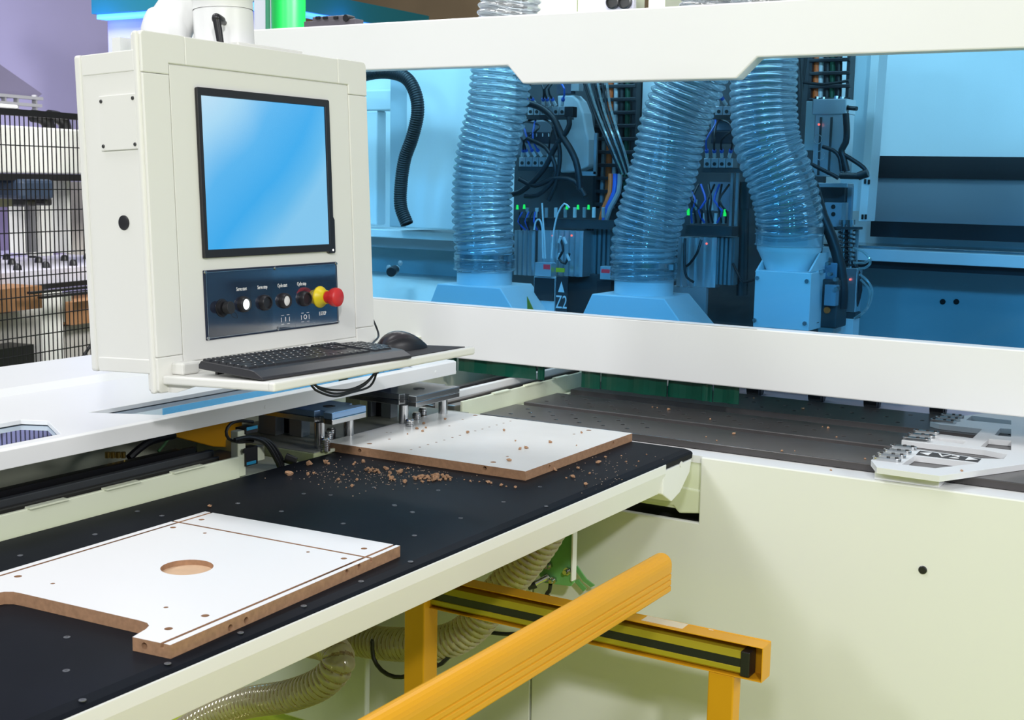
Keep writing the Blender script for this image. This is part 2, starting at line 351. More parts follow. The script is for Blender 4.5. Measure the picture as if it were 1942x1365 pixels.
MB().box(-1.70, .8, 3.30, 3.46, .75, .9325).build('plate_support_beam', CREAM, base)
# small black rollers and lilac rail beyond the rear plate
rl = thing('roller_rail', (-1, 3.56, .93), 'pale lilac steel rail behind the rear black plate carrying black rollers', 'rail')
MB().box(-1.5, .8, 3.53, 3.95, .93, .945).build('rail_sheet', mat('lilac_steel', (.60, .58, .72), .35, .3), rl)
for i, px in enumerate((1432, 1549, 1654, 1779)):
    p = at(px, {1432: 750, 1549: 760, 1654: 773, 1779: 787}[px], 'y', 3.54)
    MB().cyl((p.x-.018, 3.54, .965), (p.x+.018, 3.54, .965), .026).box(p.x-.02, p.x+.02, 3.53, 3.55, .945, .965).build('roller', BLACK, rl)
# green curtain strips
def strips(name, xs, zs, lab):
    t = thing(name, (xs[0][0], W+.03, 1.03), lab, 'strip curtain', 'green strip curtains under the hood')
    for i, (a, b) in enumerate(xs):
        y = W+.02+.006*(i % 2); mb = MB(); n = 6
        for k in range(n):
            xa = a+(b-a)*k/n; xb = a+(b-a)*(k+1)/n
            ya = y+.003*math.sin(k*1.3+i); yb = y+.003*math.sin((k+1)*1.3+i)
            mb.add([(xa, ya, zs), (xb, yb, zs), (xb, yb, 1.06), (xa, ya, 1.06), (xa, ya+.003, zs), (xb, yb+.003, zs), (xb, yb+.003, 1.06), (xa, ya+.003, 1.06)],
                   [(0, 1, 2, 3), (5, 4, 7, 6), (0, 4, 5, 1), (3, 2, 6, 7), (1, 5, 6, 2), (4, 0, 3, 7)])
        mb.build('strip', GREENC, t)
    return t
strips('strip_curtain', [(-1.655, -1.60), (-1.598, -1.50), (-1.498, -1.40), (-1.398, -1.30), (-1.298, -1.27), (-1.268, -1.2)], .985, 'dark green strip curtain hanging just above the black plates')
strips('strip_curtain', [(-2.10, -2.07), (-2.065, -1.95), (-1.948, -1.80), (-1.798, -1.775)], .992, 'dark green strip curtain hanging over the steel guide rails')
MB().box(-1.60, -.9, 3.6, 3.62, .96, 1.10).build('curtain_backing', GREENC, label='dark green rear curtain in the shade under the hood', cat='curtain')
MB().box(-2.4, -1.56, 3.62, 3.64, .97, 1.10).build('curtain_backing', GREENC, label='dark green rear curtain behind the steel guide rails', cat='curtain')
# ------------------------------------------------------------------ white clamp carriage with V2 mark
clp = thing('clamp_carriage', (-.6, 2.6, .95), 'white slotted clamp plate marked V2 lying on the black plates at right', 'clamp')
Z1, Z0 = .9635, .9505
def q8(x, y, z=None): return at(1642+x/6.4733, 760+y/6.4733, 'z', z if z else Z1)
def q8l(L_): return [(p.x, p.y) for p in (q8(*t) for t in L_)]
pl = MB().prism(q8l([(65, 725), (135, 815), (905, 920), (1950, 775)])+[(-.10, 3.30), (-.10, 3.62), (-.62, 3.62)]+q8l([(1100, 195), (960, 185), (790, 255), (900, 285), (1430, 345), (1310, 458), (640, 372), (575, 400), (440, 480), (570, 500), (1450, 600), (1740, 655), (1690, 712), (1420, 703), (340, 555), (215, 615)]), 'z', Z0, Z1).build('plate', ALUP, clp)
c = MB()
for sl_ in ([(440, 780), (600, 672), (1380, 765), (850, 825)], [(850, 480), (900, 458), (1240, 490), (1190, 530)], [(1410, 560), (1510, 465), (1785, 490), (1785, 605)], [(1580, 420), (1650, 335), (1785, 345), (1785, 440)], [(1230, 235), (1300, 180), (1785, 240), (1785, 290)]):
    c.prism(q8l(sl_), 'z', Z0-.02, Z1+.02)
cut(pl, c)
b = pl.modifiers.new('bevel', 'BEVEL'); b.width = .001; b.segments = 2; b.limit_method = 'ANGLE'; b.angle_limit = math.radians(50)
MB().box(at(1663, 905, 'z', .9315).x, at(1784, 922, 'z', .9315).x, 2.715, 2.765, .9315, Z0).build('riser_block', ALUP, clp, .001)
def pad(xa, xb, y):
    a = q8(xa, y); b_ = q8(xb, y+(xb-xa)*.105); m = (b_-a); L_ = m.length; ex = m.normalized(); ey = Vector((-ex.y, ex.x, 0)); X = Matrix((ex, ey, Vector((0, 0, 1)))).transposed().to_4x4(); X.translation = a
    r = .0095; pts = [(r-r*math.sin(math.pi*k/8), r*math.cos(math.pi*k/8)) for k in range(9)]+[(L_-r+r*math.sin(math.pi*k/8), -r*math.cos(math.pi*k/8)) for k in range(9)]
    f_ = MB().prism(pts, 'z', 0, .0075, X=X).build('clamp_finger', STEEL, clp, .001, label='small polished steel finger')
    for t in (.009, L_*.55, L_-.010): MB().cyl((t, 0, .0075), (t, 0, .0098), .0038, n=10, X=X).build('screw', DSTEEL, f_)
for t in ((80, 435, 715), (140, 495, 670), (215, 560, 622), (295, 628, 572), (445, 795, 470), (512, 852, 428), (580, 905, 385), (790, 1110, 250), (850, 1160, 220), (920, 1205, 188)): pad(*t)
LB = MB()
A = [q8(x, y, Z1+.0006) for x, y in ((615, 660), (1375, 752), (1420, 708), (665, 610))]
LB.add([tuple(a) for a in A]+[tuple(a-Vector((0, 0, .0012))) for a in A], [(0, 1, 2, 3), (7, 6, 5, 4), (0, 4, 5, 1), (1, 5, 6, 2), (2, 6, 7, 3), (3, 7, 4, 0)]).build('mark_plate', BLACK, clp)
ux = (A[1]-A[0]).normalized(); uy = Vector((0, 0, 1)).cross(ux); cen = (A[0]+A[1]+A[2]+A[3])/4+Vector((0, 0, .0006)); hh = abs((A[3]-A[0]).dot(uy))
X = Matrix((ux, uy, Vector((0, 0, 1)))).transposed().to_4x4(); X.translation = cen
text('marking', 'V2', hh*.92, X, TXT, clp, local=False)
hl = (A[1]-A[0]).length
for sgn in (-1, 1):
    q = cen+ux*sgn*hl*.385; tipv = ux*sgn*hl*.085
    a3 = [q+tipv, q-tipv+uy*hh*.36, q-tipv-uy*hh*.36]
    MB().prism([(v_.x, v_.y) for v_ in a3], 'z', cen.z, cen.z+.0004).build('arrow_mark', TXT, clp)
# ================================================================== WORKTABLE
tb = thing('work_table', (-1.45, 1.6, 0), 'long work table with matt black top and white steel edge rail', 'table')
tt = MB().prism([(-1.765, .930), (-1.1355, .930), (-1.1345, .9425), (-1.139, .9465), (-1.154, .950), (-1.765, .950)], 'y', -.9, 2.686).build('table_top', BLACKTOP, tb, .0012)
MB().prism([(-1.1353, .9425), (-1.1335, .9405), (-1.1335, .922), (-1.146, .876), (-1.20, .876), (-1.20, .9295), (-1.1353, .9295)], 'y', -.9, 2.54).build('edge_rail', WHITE, tb, .003)
MB().prism([(2.53, .8765), (2.53, .9290), (2.684, .9290), (2.676, .900), (2.625, .862), (2.58, .850)], 'x', -1.20, -1.1355).build('rail_end', WHITE, tb, .003)
q = at(1291, 880, 'x', -1.1355); MB().cyl((-1.1360, q.y, q.z), (-1.1335, q.y, q.z), .0065).build('end_bolt', WHITE, tb)
MB().box(-1.765, -1.70, -.9, 2.5, .85, .931).build('rear_rail', CREAM, tb, .003)
for y in (-.7, .3): MB().box(-1.75, -1.70, y, y+.06, 0, .86).build('leg', CREAM, tb, .003)
m = MB()
BOLTS = [(380, 941, 1), (305, 805, 1), (308, 651, 1), (772, 772, 1), (1107, 630, 1), (1398, 507, 1), (1662, 394, 1), (1890, 303, 1), (93, 275, 1), (437, 178, 1), (632, 72, 1), (745, 92, 1), (1095, 35, 1), (1295, 72, 1), (1580, 128, 1), (1815, 43, 1), (1898, 75, 1), (1908, 183, 1)]
for x, y, _ in BOLTS:
    p = at(x/2.4275, 940+y/2.4275, 'z', .950)
    if -1.76 < p.x < -1.125: MB().lathe((p.x, p.y, .9498), (0, 0, 1), [(0, .0045), (.0008, .0045), (.0011, .0035), (.0011, .002), (.0001, .0018), (.0001, 0)], n=12).build('screw_head', mat('worn_screw', (.16, .17, .19), .4, .5), tb)
for x, y in ((812, 415), (622, 483), (700, 512), (910, 537), (1098, 466), (1285, 485), (222, 430), (340, 436), (530, 402), (1258, 400), (1575, 420), (960, 300)):
    p = at(480+x/2.312, 750+y/2.312, 'z', .950)
    if -1.76 < p.x < -1.125: MB().lathe((p.x, p.y, .9498), (0, 0, 1), [(0, .004), (.0006, .004), (.0008, .003), (.0001, .0025), (.0001, 0)], n=12).build('screw_head', mat('worn_screw', (.1, .1, .1)), tb)
# ------------------------------------------------------------------ near board
def zp(x, y, z, o=(0, 0), s=1.0): return at(o[0]+x/s, o[1]+y/s, 'z', z)
OB = [(-1.156, 1.110), (-1.182, 1.629), (-1.583, 1.607), (-1.5755, 1.083), (-1.510, 1.085), (-1.502, 1.118), (-1.497, 1.130), (-1.487, 1.137), (-1.470, 1.139), (-1.256, 1.152), (-1.240, 1.151), (-1.230, 1.145), (-1.224, 1.134), (-1.216, 1.104)]
bd = MB().prism(OB, 'z', .9502, .9682)
for i in range(len(bd.f)): bd.m[i] = 1
board = bd.build('furniture_board', [LAM, MDF], label='white laminated board with round pocket and grooves on near end of table', cat='board', group='laminated boards on the work table')
for p in board.data.polygons: p.material_index = 0 if abs(p.normal.z) > .9 else 1
c = MB(); s1 = (0, 940, 2.4275)
cc = zp(861, 329, .968, (0, 940), 2.4275); c.cyl((cc.x, cc.y, .9600), (cc.x, cc.y, .99), .0385, n=64)
for x, y, r in ((928, 110, .0045), (797, 146, .0045), (943, 172, .0028), (1418, 259, .0028), (1676, 243, .0045), (1583, 289, .0045), (83, 371, .005), (243, 404, .003), (764, 514, .003), (945, 552, .005), (776, 612, .005)):
    p = zp(x, y, .968, (0, 940), 2.4275); c.cyl((p.x, p.y, .953), (p.x, p.y, .99), r*1.12, n=20)
def groove(c, a, b, wd, z0):
    d = (b-a); d.z = 0; d.normalize(); n = Vector((-d.y, d.x, 0))*wd/2; a = a-d*.0; P = [a-n, b-n, b+n, a+n]
    c.prism([(q.x, q.y) for q in P], 'z', z0, .99)
groove(c, Vector((-1.1680, 1.09, 0)), Vector((-1.1935, 1.65, 0)), .0052, .962)
groove(c, Vector((-1.5610, 1.07, 0)), Vector((-1.5695, 1.65, 0)), .0052, .962)
groove(c, Vector((-1.15, 1.5495, 0)), Vector((-1.61, 1.5275, 0)), .0052, .962)
for x, y in ((1672, 331), (1613, 355), (1121, 570), (1044, 603)):
    q = at(x/2.4275, 940+y/2.4275, 'x', -1.168); c.cyl((q.x-.045, q.y, q.z), (q.x+.03, q.y, q.z), .0046, n=16)
q = at(668/2.4275, 940+690/2.4275, 'y', 1.107); c.cyl((q.x, q.y-.02, q.z), (q.x, q.y+.04, q.z), .0046, n=16)
cut(board, c, [MDF, MDF])
fix = board.data.materials
board.data.materials.clear(); [board.data.materials.append(x) for x in (LAM, MDF, MDFL)]
for p in board.data.polygons: p.material_index = 0 if (abs(p.normal.z) > .9 and p.center.z > .9675) else (2 if p.normal.z > .9 and p.area > .002 else 1)
# ------------------------------------------------------------------ far board
FB = [(-1.287, 2.198), (-1.288, 2.687), (-1.800, 2.672), (-1.794, 2.189)]
board2 = MB().prism(FB, 'z', .9502, .9692).build('furniture_board', [LAM2, MDF], label='white laminated board with rows of small holes, wood chips on it, near the clamps', cat='board', group='laminated boards on the work table')
c = MB()
for x, y, r in ((510, 211, .0062), (974, 87, .0062), (1472, 152, .0062), (1053, 292, .0062), (693, 237, .003), (731, 226, .003), (767, 215, .003), (803, 205, .003), (838, 195, .003), (874, 184, .003), (907, 174, .003), (974, 155, .003), (1005, 147, .003), (1036, 138, .003), (1068, 129, .003), (1098, 121, .003), (1128, 112, .003), (1158, 103, .003),
                (597, 191, .0034), (586, 162, .0028), (604, 162, .0022), (860, 133, .0032), (919, 105, .0032), (1407, 169, .0034), (1115, 267, .0034), (748, 148, .002)):
    p = zp(x, y, .969, (480, 750), 2.312); c.cyl((p.x, p.y, .955), (p.x, p.y, .99), r, n=14)
for x, y in ((470, 240), (1012, 320)):
    q = at(480+x/2.312, 750+y/2.312, 'y', 2.193); c.cyl((q.x, 2.17, q.z), (q.x, 2.215, q.z), .0045, n=14)
for x, y in ((1300, 312), (1580, 208)):
    q = at(480+x/2.312, 750+y/2.312, 'x', -1.2875); c.cyl((-1.31, q.y, q.z), (-1.26, q.y, q.z), .004, n=14)
cut(board2, c, [MDF, MDF])
board2.data.materials.clear(); [board2.data.materials.append(x) for x in (LAM2, MDF)]
for p in board2.data.polygons: p.material_index = 0 if (abs(p.normal.z) > .9 and p.center.z > .9685) else 1
# ------------------------------------------------------------------ wood chips
def chipmesh(seed):
    rd = random.Random(seed); bm = bmesh.new(); bmesh.ops.create_icosphere(bm, subdivisions=2, radius=1)
    o = Vector((rd.random()*50, rd.random()*50, rd.random()*50))
    for v in bm.verts:
        k = .55+.9*abs(noise.noise(v.co*1.7+o)); v.co *= k; v.co.z *= .7
    me = bpy.data.meshes.new('wood_chip'); bm.to_mesh(me); bm.free(); me.materials.append(CHIP); return me
CM = [chipmesh(i) for i in range(6)]
def chips(L, z, org, sc, lab, grp, k=1.0):
    big = max(L, key=lambda t: t[2]); lef = min(L, key=lambda t: t[0]); rig = max(L, key=lambda t: t[0]); low = max(L, key=lambda t: t[1]); hi = min(L, key=lambda t: t[1]); base_lab = lab
    for x, y, r in L:
        lab = base_lab; e_ = (x, y, r)
        if len(L) > 1:
            for q_, w_ in ((big, 'largest'), (lef, 'leftmost'), (rig, 'rightmost'), (low, 'nearest'), (hi, 'furthest back')):
                if e_ == q_: lab = w_+' '+base_lab; break
        p = zp(x, y, z, org, sc); o = bpy.data.objects.new('wood_chip', random.choice(CM)); COL.objects.link(o)
        rr = r/sc/2462*(p-EYE).length*1.4*k; o.scale = (rr*random.uniform(.8, 1.3), rr*random.uniform(.7, 1.1), rr*random.uniform(.9, 1.3)); o.rotation_euler = (random.uniform(-.3, .3), random.uniform(-.3, .3), random.uniform(0, 6.3))
        o.location = (p.x, p.y, z+o.scale[2]*.42); tag(o, lab, 'wood chip', grp)
O2 = (480, 750)
chips([(155, 348, 15), (245, 305, 13), (240, 348, 8), (267, 342, 6)], .950, O2, 2.312, 'brown wood chip lying left of the pile, near rear edge of black table', 'wood chips left of the pile')
chips([(318, 297, 11), (330, 302, 7), (440, 305, 6), (447, 297, 5), (483, 293, 8), (375, 372, 8), (397, 350, 5), (434, 400, 8), (408, 405, 4), (455, 372, 7), (436, 334, 5)], .950, O2, 2.312, 'small brown wood chip scattered on black table by the far board left corner', 'wood chips by the board corner')
cl = [(495, 328, 8), (505, 322, 7), (515, 333, 8), (524, 326, 7), (533, 336, 8), (545, 332, 9), (552, 341, 6), (508, 340, 5), (583, 323, 9), (600, 342, 8), (596, 353, 6), (607, 368, 11), (620, 372, 6), (643, 338, 11), (613, 325, 5), (665, 382, 10), (680, 322, 6), (672, 340, 4)]
chips(cl, .950, O2, 2.312, 'brown wood chip in the middle heap in front of the far board', 'wood chips in the middle heap')
rc = random.Random(3)
cl = [(705+i*6.6, 362+7*math.sin(i*1.9)+rc.uniform(-4, 6), rc.choice((5, 6, 7, 9))) for i in range(26)]+[(799, 358, 14), (742, 380, 7), (770, 377, 7), (790, 375, 8)]
chips(cl, .950, O2, 2.312, 'brown wood chip in the long heap in front of the far board', 'wood chips in the long heap')
chips([(992, 380, 5), (1030, 382, 9), (1043, 386, 6), (1088, 397, 7), (1110, 400, 4), (1150, 405, 6), (952, 377, 5), (926, 370, 4)], .950, O2, 2.312, 'tan wood chip on black table in front of the far board right corner', 'wood chips by the board front corner')
chips([(1320, 328, 8), (1328, 331, 5), (1402, 358, 8), (1373, 363, 5), (1425, 322, 7), (1475, 343, 5), (1458, 392, 7), (1513, 297, 8), (1545, 272, 6), (1636, 292, 4), (1725, 260, 4), (1690, 290, 4), (1680, 310, 3), (1615, 265, 3), (1235, 357, 5)], .950, O2, 2.312, 'tan wood chip on black table to the right of the far board', 'wood chips right of the far board')
chips([(748, 125, 6), (718, 147, 7), (743, 158, 6), (757, 143, 5), (677, 170, 4), (842, 105, 6), (940, 165, 7), (1100, 155, 6), (1170, 237, 7), (1197, 232, 8), (1303, 207, 7), (1123, 287, 8), (1150, 200, 4), (1418, 220, 4), (1440, 165, 5)], .9692, O2, 2.312, 'tan wood chip lying on top of the far white board', 'wood chips on the far board')
O7 = (1400, 700)
chips([(610, 403, 8), (573, 393, 4), (668, 463, 6), (105, 200, 6)], .950, O7, 3.583, 'pale wood chip on the middle black plate', 'wood chips on the middle black plate')
chips([(297, 560, 8), (385, 557, 4), (862, 612, 7), (1330, 640, 6)], .950, O7, 3.583, 'tan wood chip on the front black plate', 'wood chips on the front black plate')
chips([(440, 275, 9)], .950, O7, 3.583, 'reddish wood chip on the rear black plate', 'wood chips on the rear black plate')
chips([(630, 690, 7)], .931, O7, 3.583, 'single tan wood chip on the white ledge in front of the plates', 'wood chips on the ledge')
chips([(1518, 693, 8)], .9635, O7, 3.583, 'single orange wood chip on the white clamp plate', 'wood chips on the clamp plate')
chips([(1850, 530, 10), (1745, 570, 6), (1680, 548, 5)], .950, (820, 660), 3.237, 'dark wood chip on the front black plate near its middle', 'dark wood chips on the front plate')
chips([(1705, 440, 8), (1450, 380, 9), (1350, 365, 5), (1380, 368, 4)], .950, (820, 660), 3.237, 'dark olive wood crumb on the middle black plate', 'olive crumbs on the middle plate')
chips([(965, 52, 10)], .950, (0, 940), 2.4275, 'lone wood chip behind the near board on the black table', 'lone wood chip')
m = MB(); rd = random.Random(11)
for i in range(420):
    if i < 330: p = zp(rd.gauss(560, 200), rd.gauss(345, 28), .950, O2, 2.312)
    else: p = zp(rd.gauss(1520, 110), rd.gauss(330, 45), .950, O2, 2.312)
    if not (-1.75 < p.x < -1.13 and p.y < 2.62) or (-1.81 < p.x < -1.28 and p.y > 2.18): continue
    r = rd.uniform(.0003, .0009); m.box(p.x-r, p.x+r, p.y-r, p.y+r, .9500, .9500+r, X=None)
m.build('sawdust', mat('sawdust', (.55, .40, .28), .9), kind='stuff', label='fine sawdust sprinkled on the black table around the chips', cat='sawdust')
# ================================================================== CONTROL CONSOLE (local x = out of the face, y = right, z = up; origin at door's top left)
u = Vector((-.0033, 1, -.0032)).normalized(); n_ = Vector((.9988, .0034, .0485)).normalized(); v = n_.cross(u).normalized()
CO = Vector((-1.6659, 1.6193, 1.7304))
CMX = Matrix((n_, u, v)).transposed().to_4x4(); CMX.translation = CO
con = thing('control_console', CO, 'cream white operator console with blue lit screen and button panel hanging from arm', 'control console', M=CMX)
K = dict(parent=con, local=True)
MB().box(-.155, -.002, -.063, .546, -.520, .019).build('housing', CONS, bevel=.006, seg=3, **K)
def cbox(name, m, x0, x1, y0, y1, z0, z1, bev=.003, **kw): return MB().box(x0, x1, y0, y1, z0, z1).build(name, m, bevel=bev, seg=3, **K, **kw)
# front frame, four extrusions standing proud of the housing, moulded corners
cbox('frame_top', CONS, -.022, .002, .0385, .455, .0015, .050, .0022)
cbox('frame_left', CONS, -.022, .002, -.0615, -.0012, -.4938, -.0178, .0022)
cbox('frame_right', CONS, -.022, .002, .4868, .5475, -.4902, -.0178, .0022)
def ccap(pts, bv=.0022): return MB().prism(pts, 'x', -.022, .0024).build('corner_cap', CONS, bevel=bv, seg=3, **K)
ccap([(-.062, .044), (-.060, .0485), (-.055, .051), (.0380, .051), (.0380, .0015), (-.0012, .0015), (-.0012, -.0172), (-.062, -.0172)])
ccap([(.4555, .0015), (.4555, .051), (.538, .051), (.545, .048), (.548, .041), (.548, -.0172), (.4868, -.0172), (.4868, .0015)])
ccap([(-.062, -.4944), (-.0012, -.4944), (-.0012, -.5090), (.4862, -.5090), (.4862, -.545), (.0, -.545), (-.03, -.5555), (-.056, -.5555), (-.062, -.550)])
cbox('corner_cap', CONS, -.022, .0024, .4868, .548, -.545, -.4908, .0022)
# side strips of the housing
cbox('rear_post', CONS, -.157, -.141, -.0665, -.05, -.523, .021, .005)
cbox('side_cap', CONS, -.139, -.014, -.0645, -.06, -.015, .020, .002)
cbox('side_cap', CONS, -.139, -.014, -.0645, -.06, -.522, -.497, .002)
cbox('front_post', CONS, -.0135, -.003, -.0675, -.055, -.5555, .050, .004)
MB().box(-.002, .0008, .0008, .4854, -.5074, -.0008).build('door', CONS, bevel=.0008, **K)
cov = MB().box(-.100, -.012, -.0668, -.062, -.143, -.0515).build('access_cover', CONS, bevel=.0012, **K)
for x, z in ((-.094, -.0605), (-.018, -.0595), (-.094, -.1355), (-.018, -.1355)):
    MB().lathe((x, -.0668, z), (0, -1, 0), [(0, .0034), (.0012, .0030), (.0016, .002), (.0008, .0015), (.0008, 0)], n=12).build('screw', DSTEEL, cov, local=True)
MB().lathe((-.058, -.063, -.265), (0, -1, 0), [(0, .0125), (.0015, .0125), (.0022, .0105), (.0022, 0)]).build('blanking_plug', BLACK, **K)
# monitor
fr = MB().prism([(.057, -.330), (.400, -.330), (.404, -.334), (.4195, -.334), (.422, -.331), (.4225, -.268), (.4185, -.262), (.4185, -.036), (.416, -.0335), (.0595, -.0335), (.057, -.036)], 'x', .0008, .0075).build('screen_bezel', BLACK, bevel=.0012, **K)
cc = MB().box(.0040, .02, .0665, .4050, -.3160, -.0470); cut(fr, cc)
SC = MB().box(.0020, .0046, .0670, .4045, -.3155, -.0475).build('screen', SCREEN, **K)
MB().ball((.0076, .4135, -.3275), .0006, .0022, .0022).build('screen_led', mat('white_led', (1, 1, 1), .4, emit=(1, 1, 1), estr=2), **K)
# button plate
bp = MB().box(.0008, .0035, .0562, .4291, -.4755, -.3514).build('button_panel', NAVY, bevel=.0012, **K)
MB().box(.0037, .0039, .0600, .4255, -.4720, -.3550).build('foil', FOIL, bp, local=True)
rim = MB(); th = .0012
for a in ((.0600, .4255, -.3560, -.3550), (.0600, .4255, -.4722, -.4712), (.0600, .0610, -.4722, -.3550), (.4245, .4255, -.4722, -.3550)): rim.box(.0036, .0044, *a)
rim.build('foil_edge', STEEL, bp, local=True)
for y, z in ((.0600, -.3550), (.4255, -.3550), (.4255, -.4715), (.0600, -.4715), (.2430, -.3560), (.2450, -.4700)):
    MB().lathe((.0035, y, z), (1, 0, 0), [(0, .0034), (.0012, .0034), (.0022, .0022), (.0022, 0)], n=12).build('screw', STEEL, bp, local=True)
ZB = -.4185
def btn(name, y, z, capm, lit=False, lab=None):
    b = MB().lathe((.0035, y, z), (1, 0, 0), [(0, .0150), (.002, .0150), (.0085, .0138), (.0105, .0125), (.0105, .0103), (.0075, .0100), (.0075, 0)]).build(name, BLACK, label=lab, **K)
    MB().lathe((.0090, y, z), (1, 0, 0), [(0, .0098), (.0022, .0096), (.0030, .0080), (.0030, 0)] if capm is not BLACK else [(0, .0098), (.0006, .0096), (.0008, 0)]).build('button_cap', capm, b, local=True)
    return b
btn('push_button', .152, ZB+.001, LIT, lab='push button with lit white cap')
btn('push_button', .209, ZB, BLACK, lab='all black push button')
btn('push_button', .264, ZB, WBTN, lab='push button with white cap')
btn('push_button', .323, ZB, BLACK, lab='all black push button')
ks = MB().lathe((.0035, .098, ZB-.002), (1, 0, 0), [(0, .0165), (.0012, .0165), (.0014, .0130), (.0065, .0125), (.0065, .0)]).build('key_switch', BLACK, **K)
MB().cyl((.009, .098, ZB-.002), (.013, .099, ZB-.002), .0085).cyl((.013, .099, ZB-.002), (.024, .100, ZB-.001), .0112).build('cap', RUB, ks, local=True, bevel=.0006)
MB().tube([(.0225, .103, ZB-.006), (.0235, .112, ZB-.013), (.021, .118, ZB-.021), (.016, .112, ZB-.019), (.017, .104, ZB-.010)], .0005, step=.003, n=6).build('key_ring', BLACK, ks, local=True)
es = MB().lathe((.0035, .372, ZB), (1, 0, 0), [(0, .0215), (.0015, .0215), (.004, .0200), (.010, .0145), (.018, .0135), (.018, 0)]).build('emergency_stop', YEL, **K)
MB().lathe((.018, .372, ZB), (1, 0, 0), [(0, .0115), (.014, .0125), (.018, .0175), (.025, .0190), (.031, .0180), (.033, .015), (.0335, .0)]).build('red_mushroom_cap', RED, es, local=True)
def ctext(s, y, z, size, bold=False):
    X = Matrix(((0, 0, 1, .0041), (1, 0, 0, y), (0, 1, 0, z), (0, 0, 0, 1))); text('lettering', s, size, X @ Matrix.Diagonal((.62 if len(s) > 2 else 1, 1, 1, 1)), TXT, bp)
ctext('Servo start', .150, -.3895, .0098); ctext('Servo stop', .206, -.3895, .0098); ctext('Cycle start', .262, -.3895, .0098); ctext('Cycle stop', .318, -.3895, .0098); ctext('E-STOP', .378, -.4515, .0105)
for s, y in (('I', .267), ('O', .325)):
    ctext(s, y, -.4545, .0125)
    m = MB(); t = .0004; a, b_, c_, d = y-.0115, y+.0115, -.4630, -.4462
    for q in ((a, a+.007, d-t, d+t), (b_-.007, b_, d-t, d+t), (a, a+.007, c_-t, c_+t), (b_-.007, b_, c_-t, c_+t)): m.box(.0037, .0043, *q)
    for q in ((a-t, a+t, c_+.004, d-.004), (b_-t, b_+t, c_+.004, d-.004)): m.box(.0037, .0043, *q)
    m.build('symbol_frame', TXT, bp, local=True)
# tray
ty = MB().box(.000, .250, -.050, .545, -.5285, -.5265).build('tray', CONS, **K)
MB().box(.236, .252, -.052, .547, -.541, -.5255).build('tray_rim', CONS, ty, local=True, bevel=.004, seg=3)
MB().box(.000, .245, -.052, -.042, -.541, -.5255).build('tray_rim', CONS, ty, local=True, bevel=.004, seg=3)
MB().box(.000, .245, .537, .547, -.541, -.5255).build('tray_rim', CONS, ty, local=True, bevel=.004, seg=3)
MB().prism([(0, -.5285), (0, -.5555), (.02, -.5555), (.095, -.534), (.10, -.5285)], 'y', -.040, -.036).build('tray_bracket', CONS, ty, local=True)
MB().prism([(0, -.5285), (0, -.5555), (.02, -.5555), (.095, -.534), (.10, -.5285)], 'y', .53, .534).build('tray_bracket', CONS, ty, local=True)
MB().cyl((.10, .0, -.536), (.112, .0, -.536), .005).cyl((.08, .0, -.538), (.10, .0, -.538), .003).build('tray_bolt', STEEL, ty, local=True)
MB().box(.001, .030, -.030, .010, -.5265, -.505).build('hinge_block', CONS, ty, local=True, bevel=.004)
MB().lathe((-.06, .546, -.470), (0, 1, 0), [(0, .016), (.004, .016), (.006, .013), (.006, 0)]).build('blanking_plug', CONS, **K)
# ------------------------------------------------------------------ keyboard
def L(x, y, z): return CMX @ Vector((x, y, z))
ka = math.radians(6)
P1 = Vector((.217, -.046, -.5262)); kx = Vector((math.sin(ka), math.cos(ka), 0)); kb = Vector((-math.cos(ka), math.sin(ka), 0))
tilt = math.radians(4); kbt = (kb*math.cos(tilt)+Vector((0, 0, 1))*math.sin(tilt)).normalized(); kz = kx.cross(kbt)
KM = CMX @ (Matrix((kx, kbt, kz)).transposed().to_4x4()); KM.translation = L(*P1)+Vector((0, 0, .001))
kbd = thing('keyboard', KM.translation, 'black computer keyboard lying on the console tray', 'keyboard', M=KM)
KW, KD = .376, .158
MB().prism([(0, 0), (KD, 0), (KD, .016), (.118, .0185), (.030, .0165), (.004, .009), (0, .004)], 'x', 0, KW).build('case', BLACK, kbd, local=True)
body = [c for c in ALLCH(kbd)][0]; bpy.data.objects.remove(body)
cs = MB(); prof = [(0, 0), (0, .005), (.020, .0135), (.030, .0145), (KD-.006, .0145), (KD, .008), (KD, 0)]
cs.prism(prof, 'x', .004, KW-.004).build('case', mat('keyboard_case', (.022, .022, .027), .38), kbd, bevel=.002, local=True, seg=3)
KEYM = mat('key_black', (.016, .017, .021), .34)
def keymesh(wd):
    a = wd/2-.0009; d = .0086; return MB().add([(-a, -d, 0), (a, -d, 0), (a, d, 0), (-a, d, 0), (-a+.0016, -d+.0016, .0030), (a-.0016, -d+.0016, .0030), (a-.0016, d-.0010, .0034), (-a+.0016, d-.0010, .0034)],
      [(0, 3, 2, 1), (4, 5, 6, 7), (0, 1, 5, 4), (1, 2, 6, 5), (2, 3, 7, 6), (3, 0, 4, 7)])
def keyglyph(mb, wd):
    a = wd/2
    return mb.box(-a+.0032, -a+.0050, .0010, .0034, .0031, .00355, mi=1)
KU = .0163; cache = {}
def key(cx_, cy_, wd):
    if wd not in cache:
        cache[wd] = keyglyph(keymesh(wd*KU), wd*KU).mesh('key', [KEYM, TXT])
    o = bpy.data.objects.new('key', cache[wd]); COL.objects.link(o); o.parent = kbd; o.location = (cx_, cy_, .0145)
rows = [[1, 1, 1, 1, 1, 1, 1, 1, 1, 1, 1, 1, 1, 2], [1.5]+[1]*12+[1.5], [1.75]+[1]*11+[2.25], [2.25]+[1]*10+[2.75], [1.25, 1.25, 1.25, 6.25, 1.25, 1.25, 1.25, 1.25]]
for ri, r in enumerate(rows):
    x = .008; y = .1210-ri*.0188
    for wd in r: key(x+wd*KU/2, y, wd); x += wd*KU
x = .008
for i in range(13): key(x+KU*(.5+i*1.15), .1440, 1)
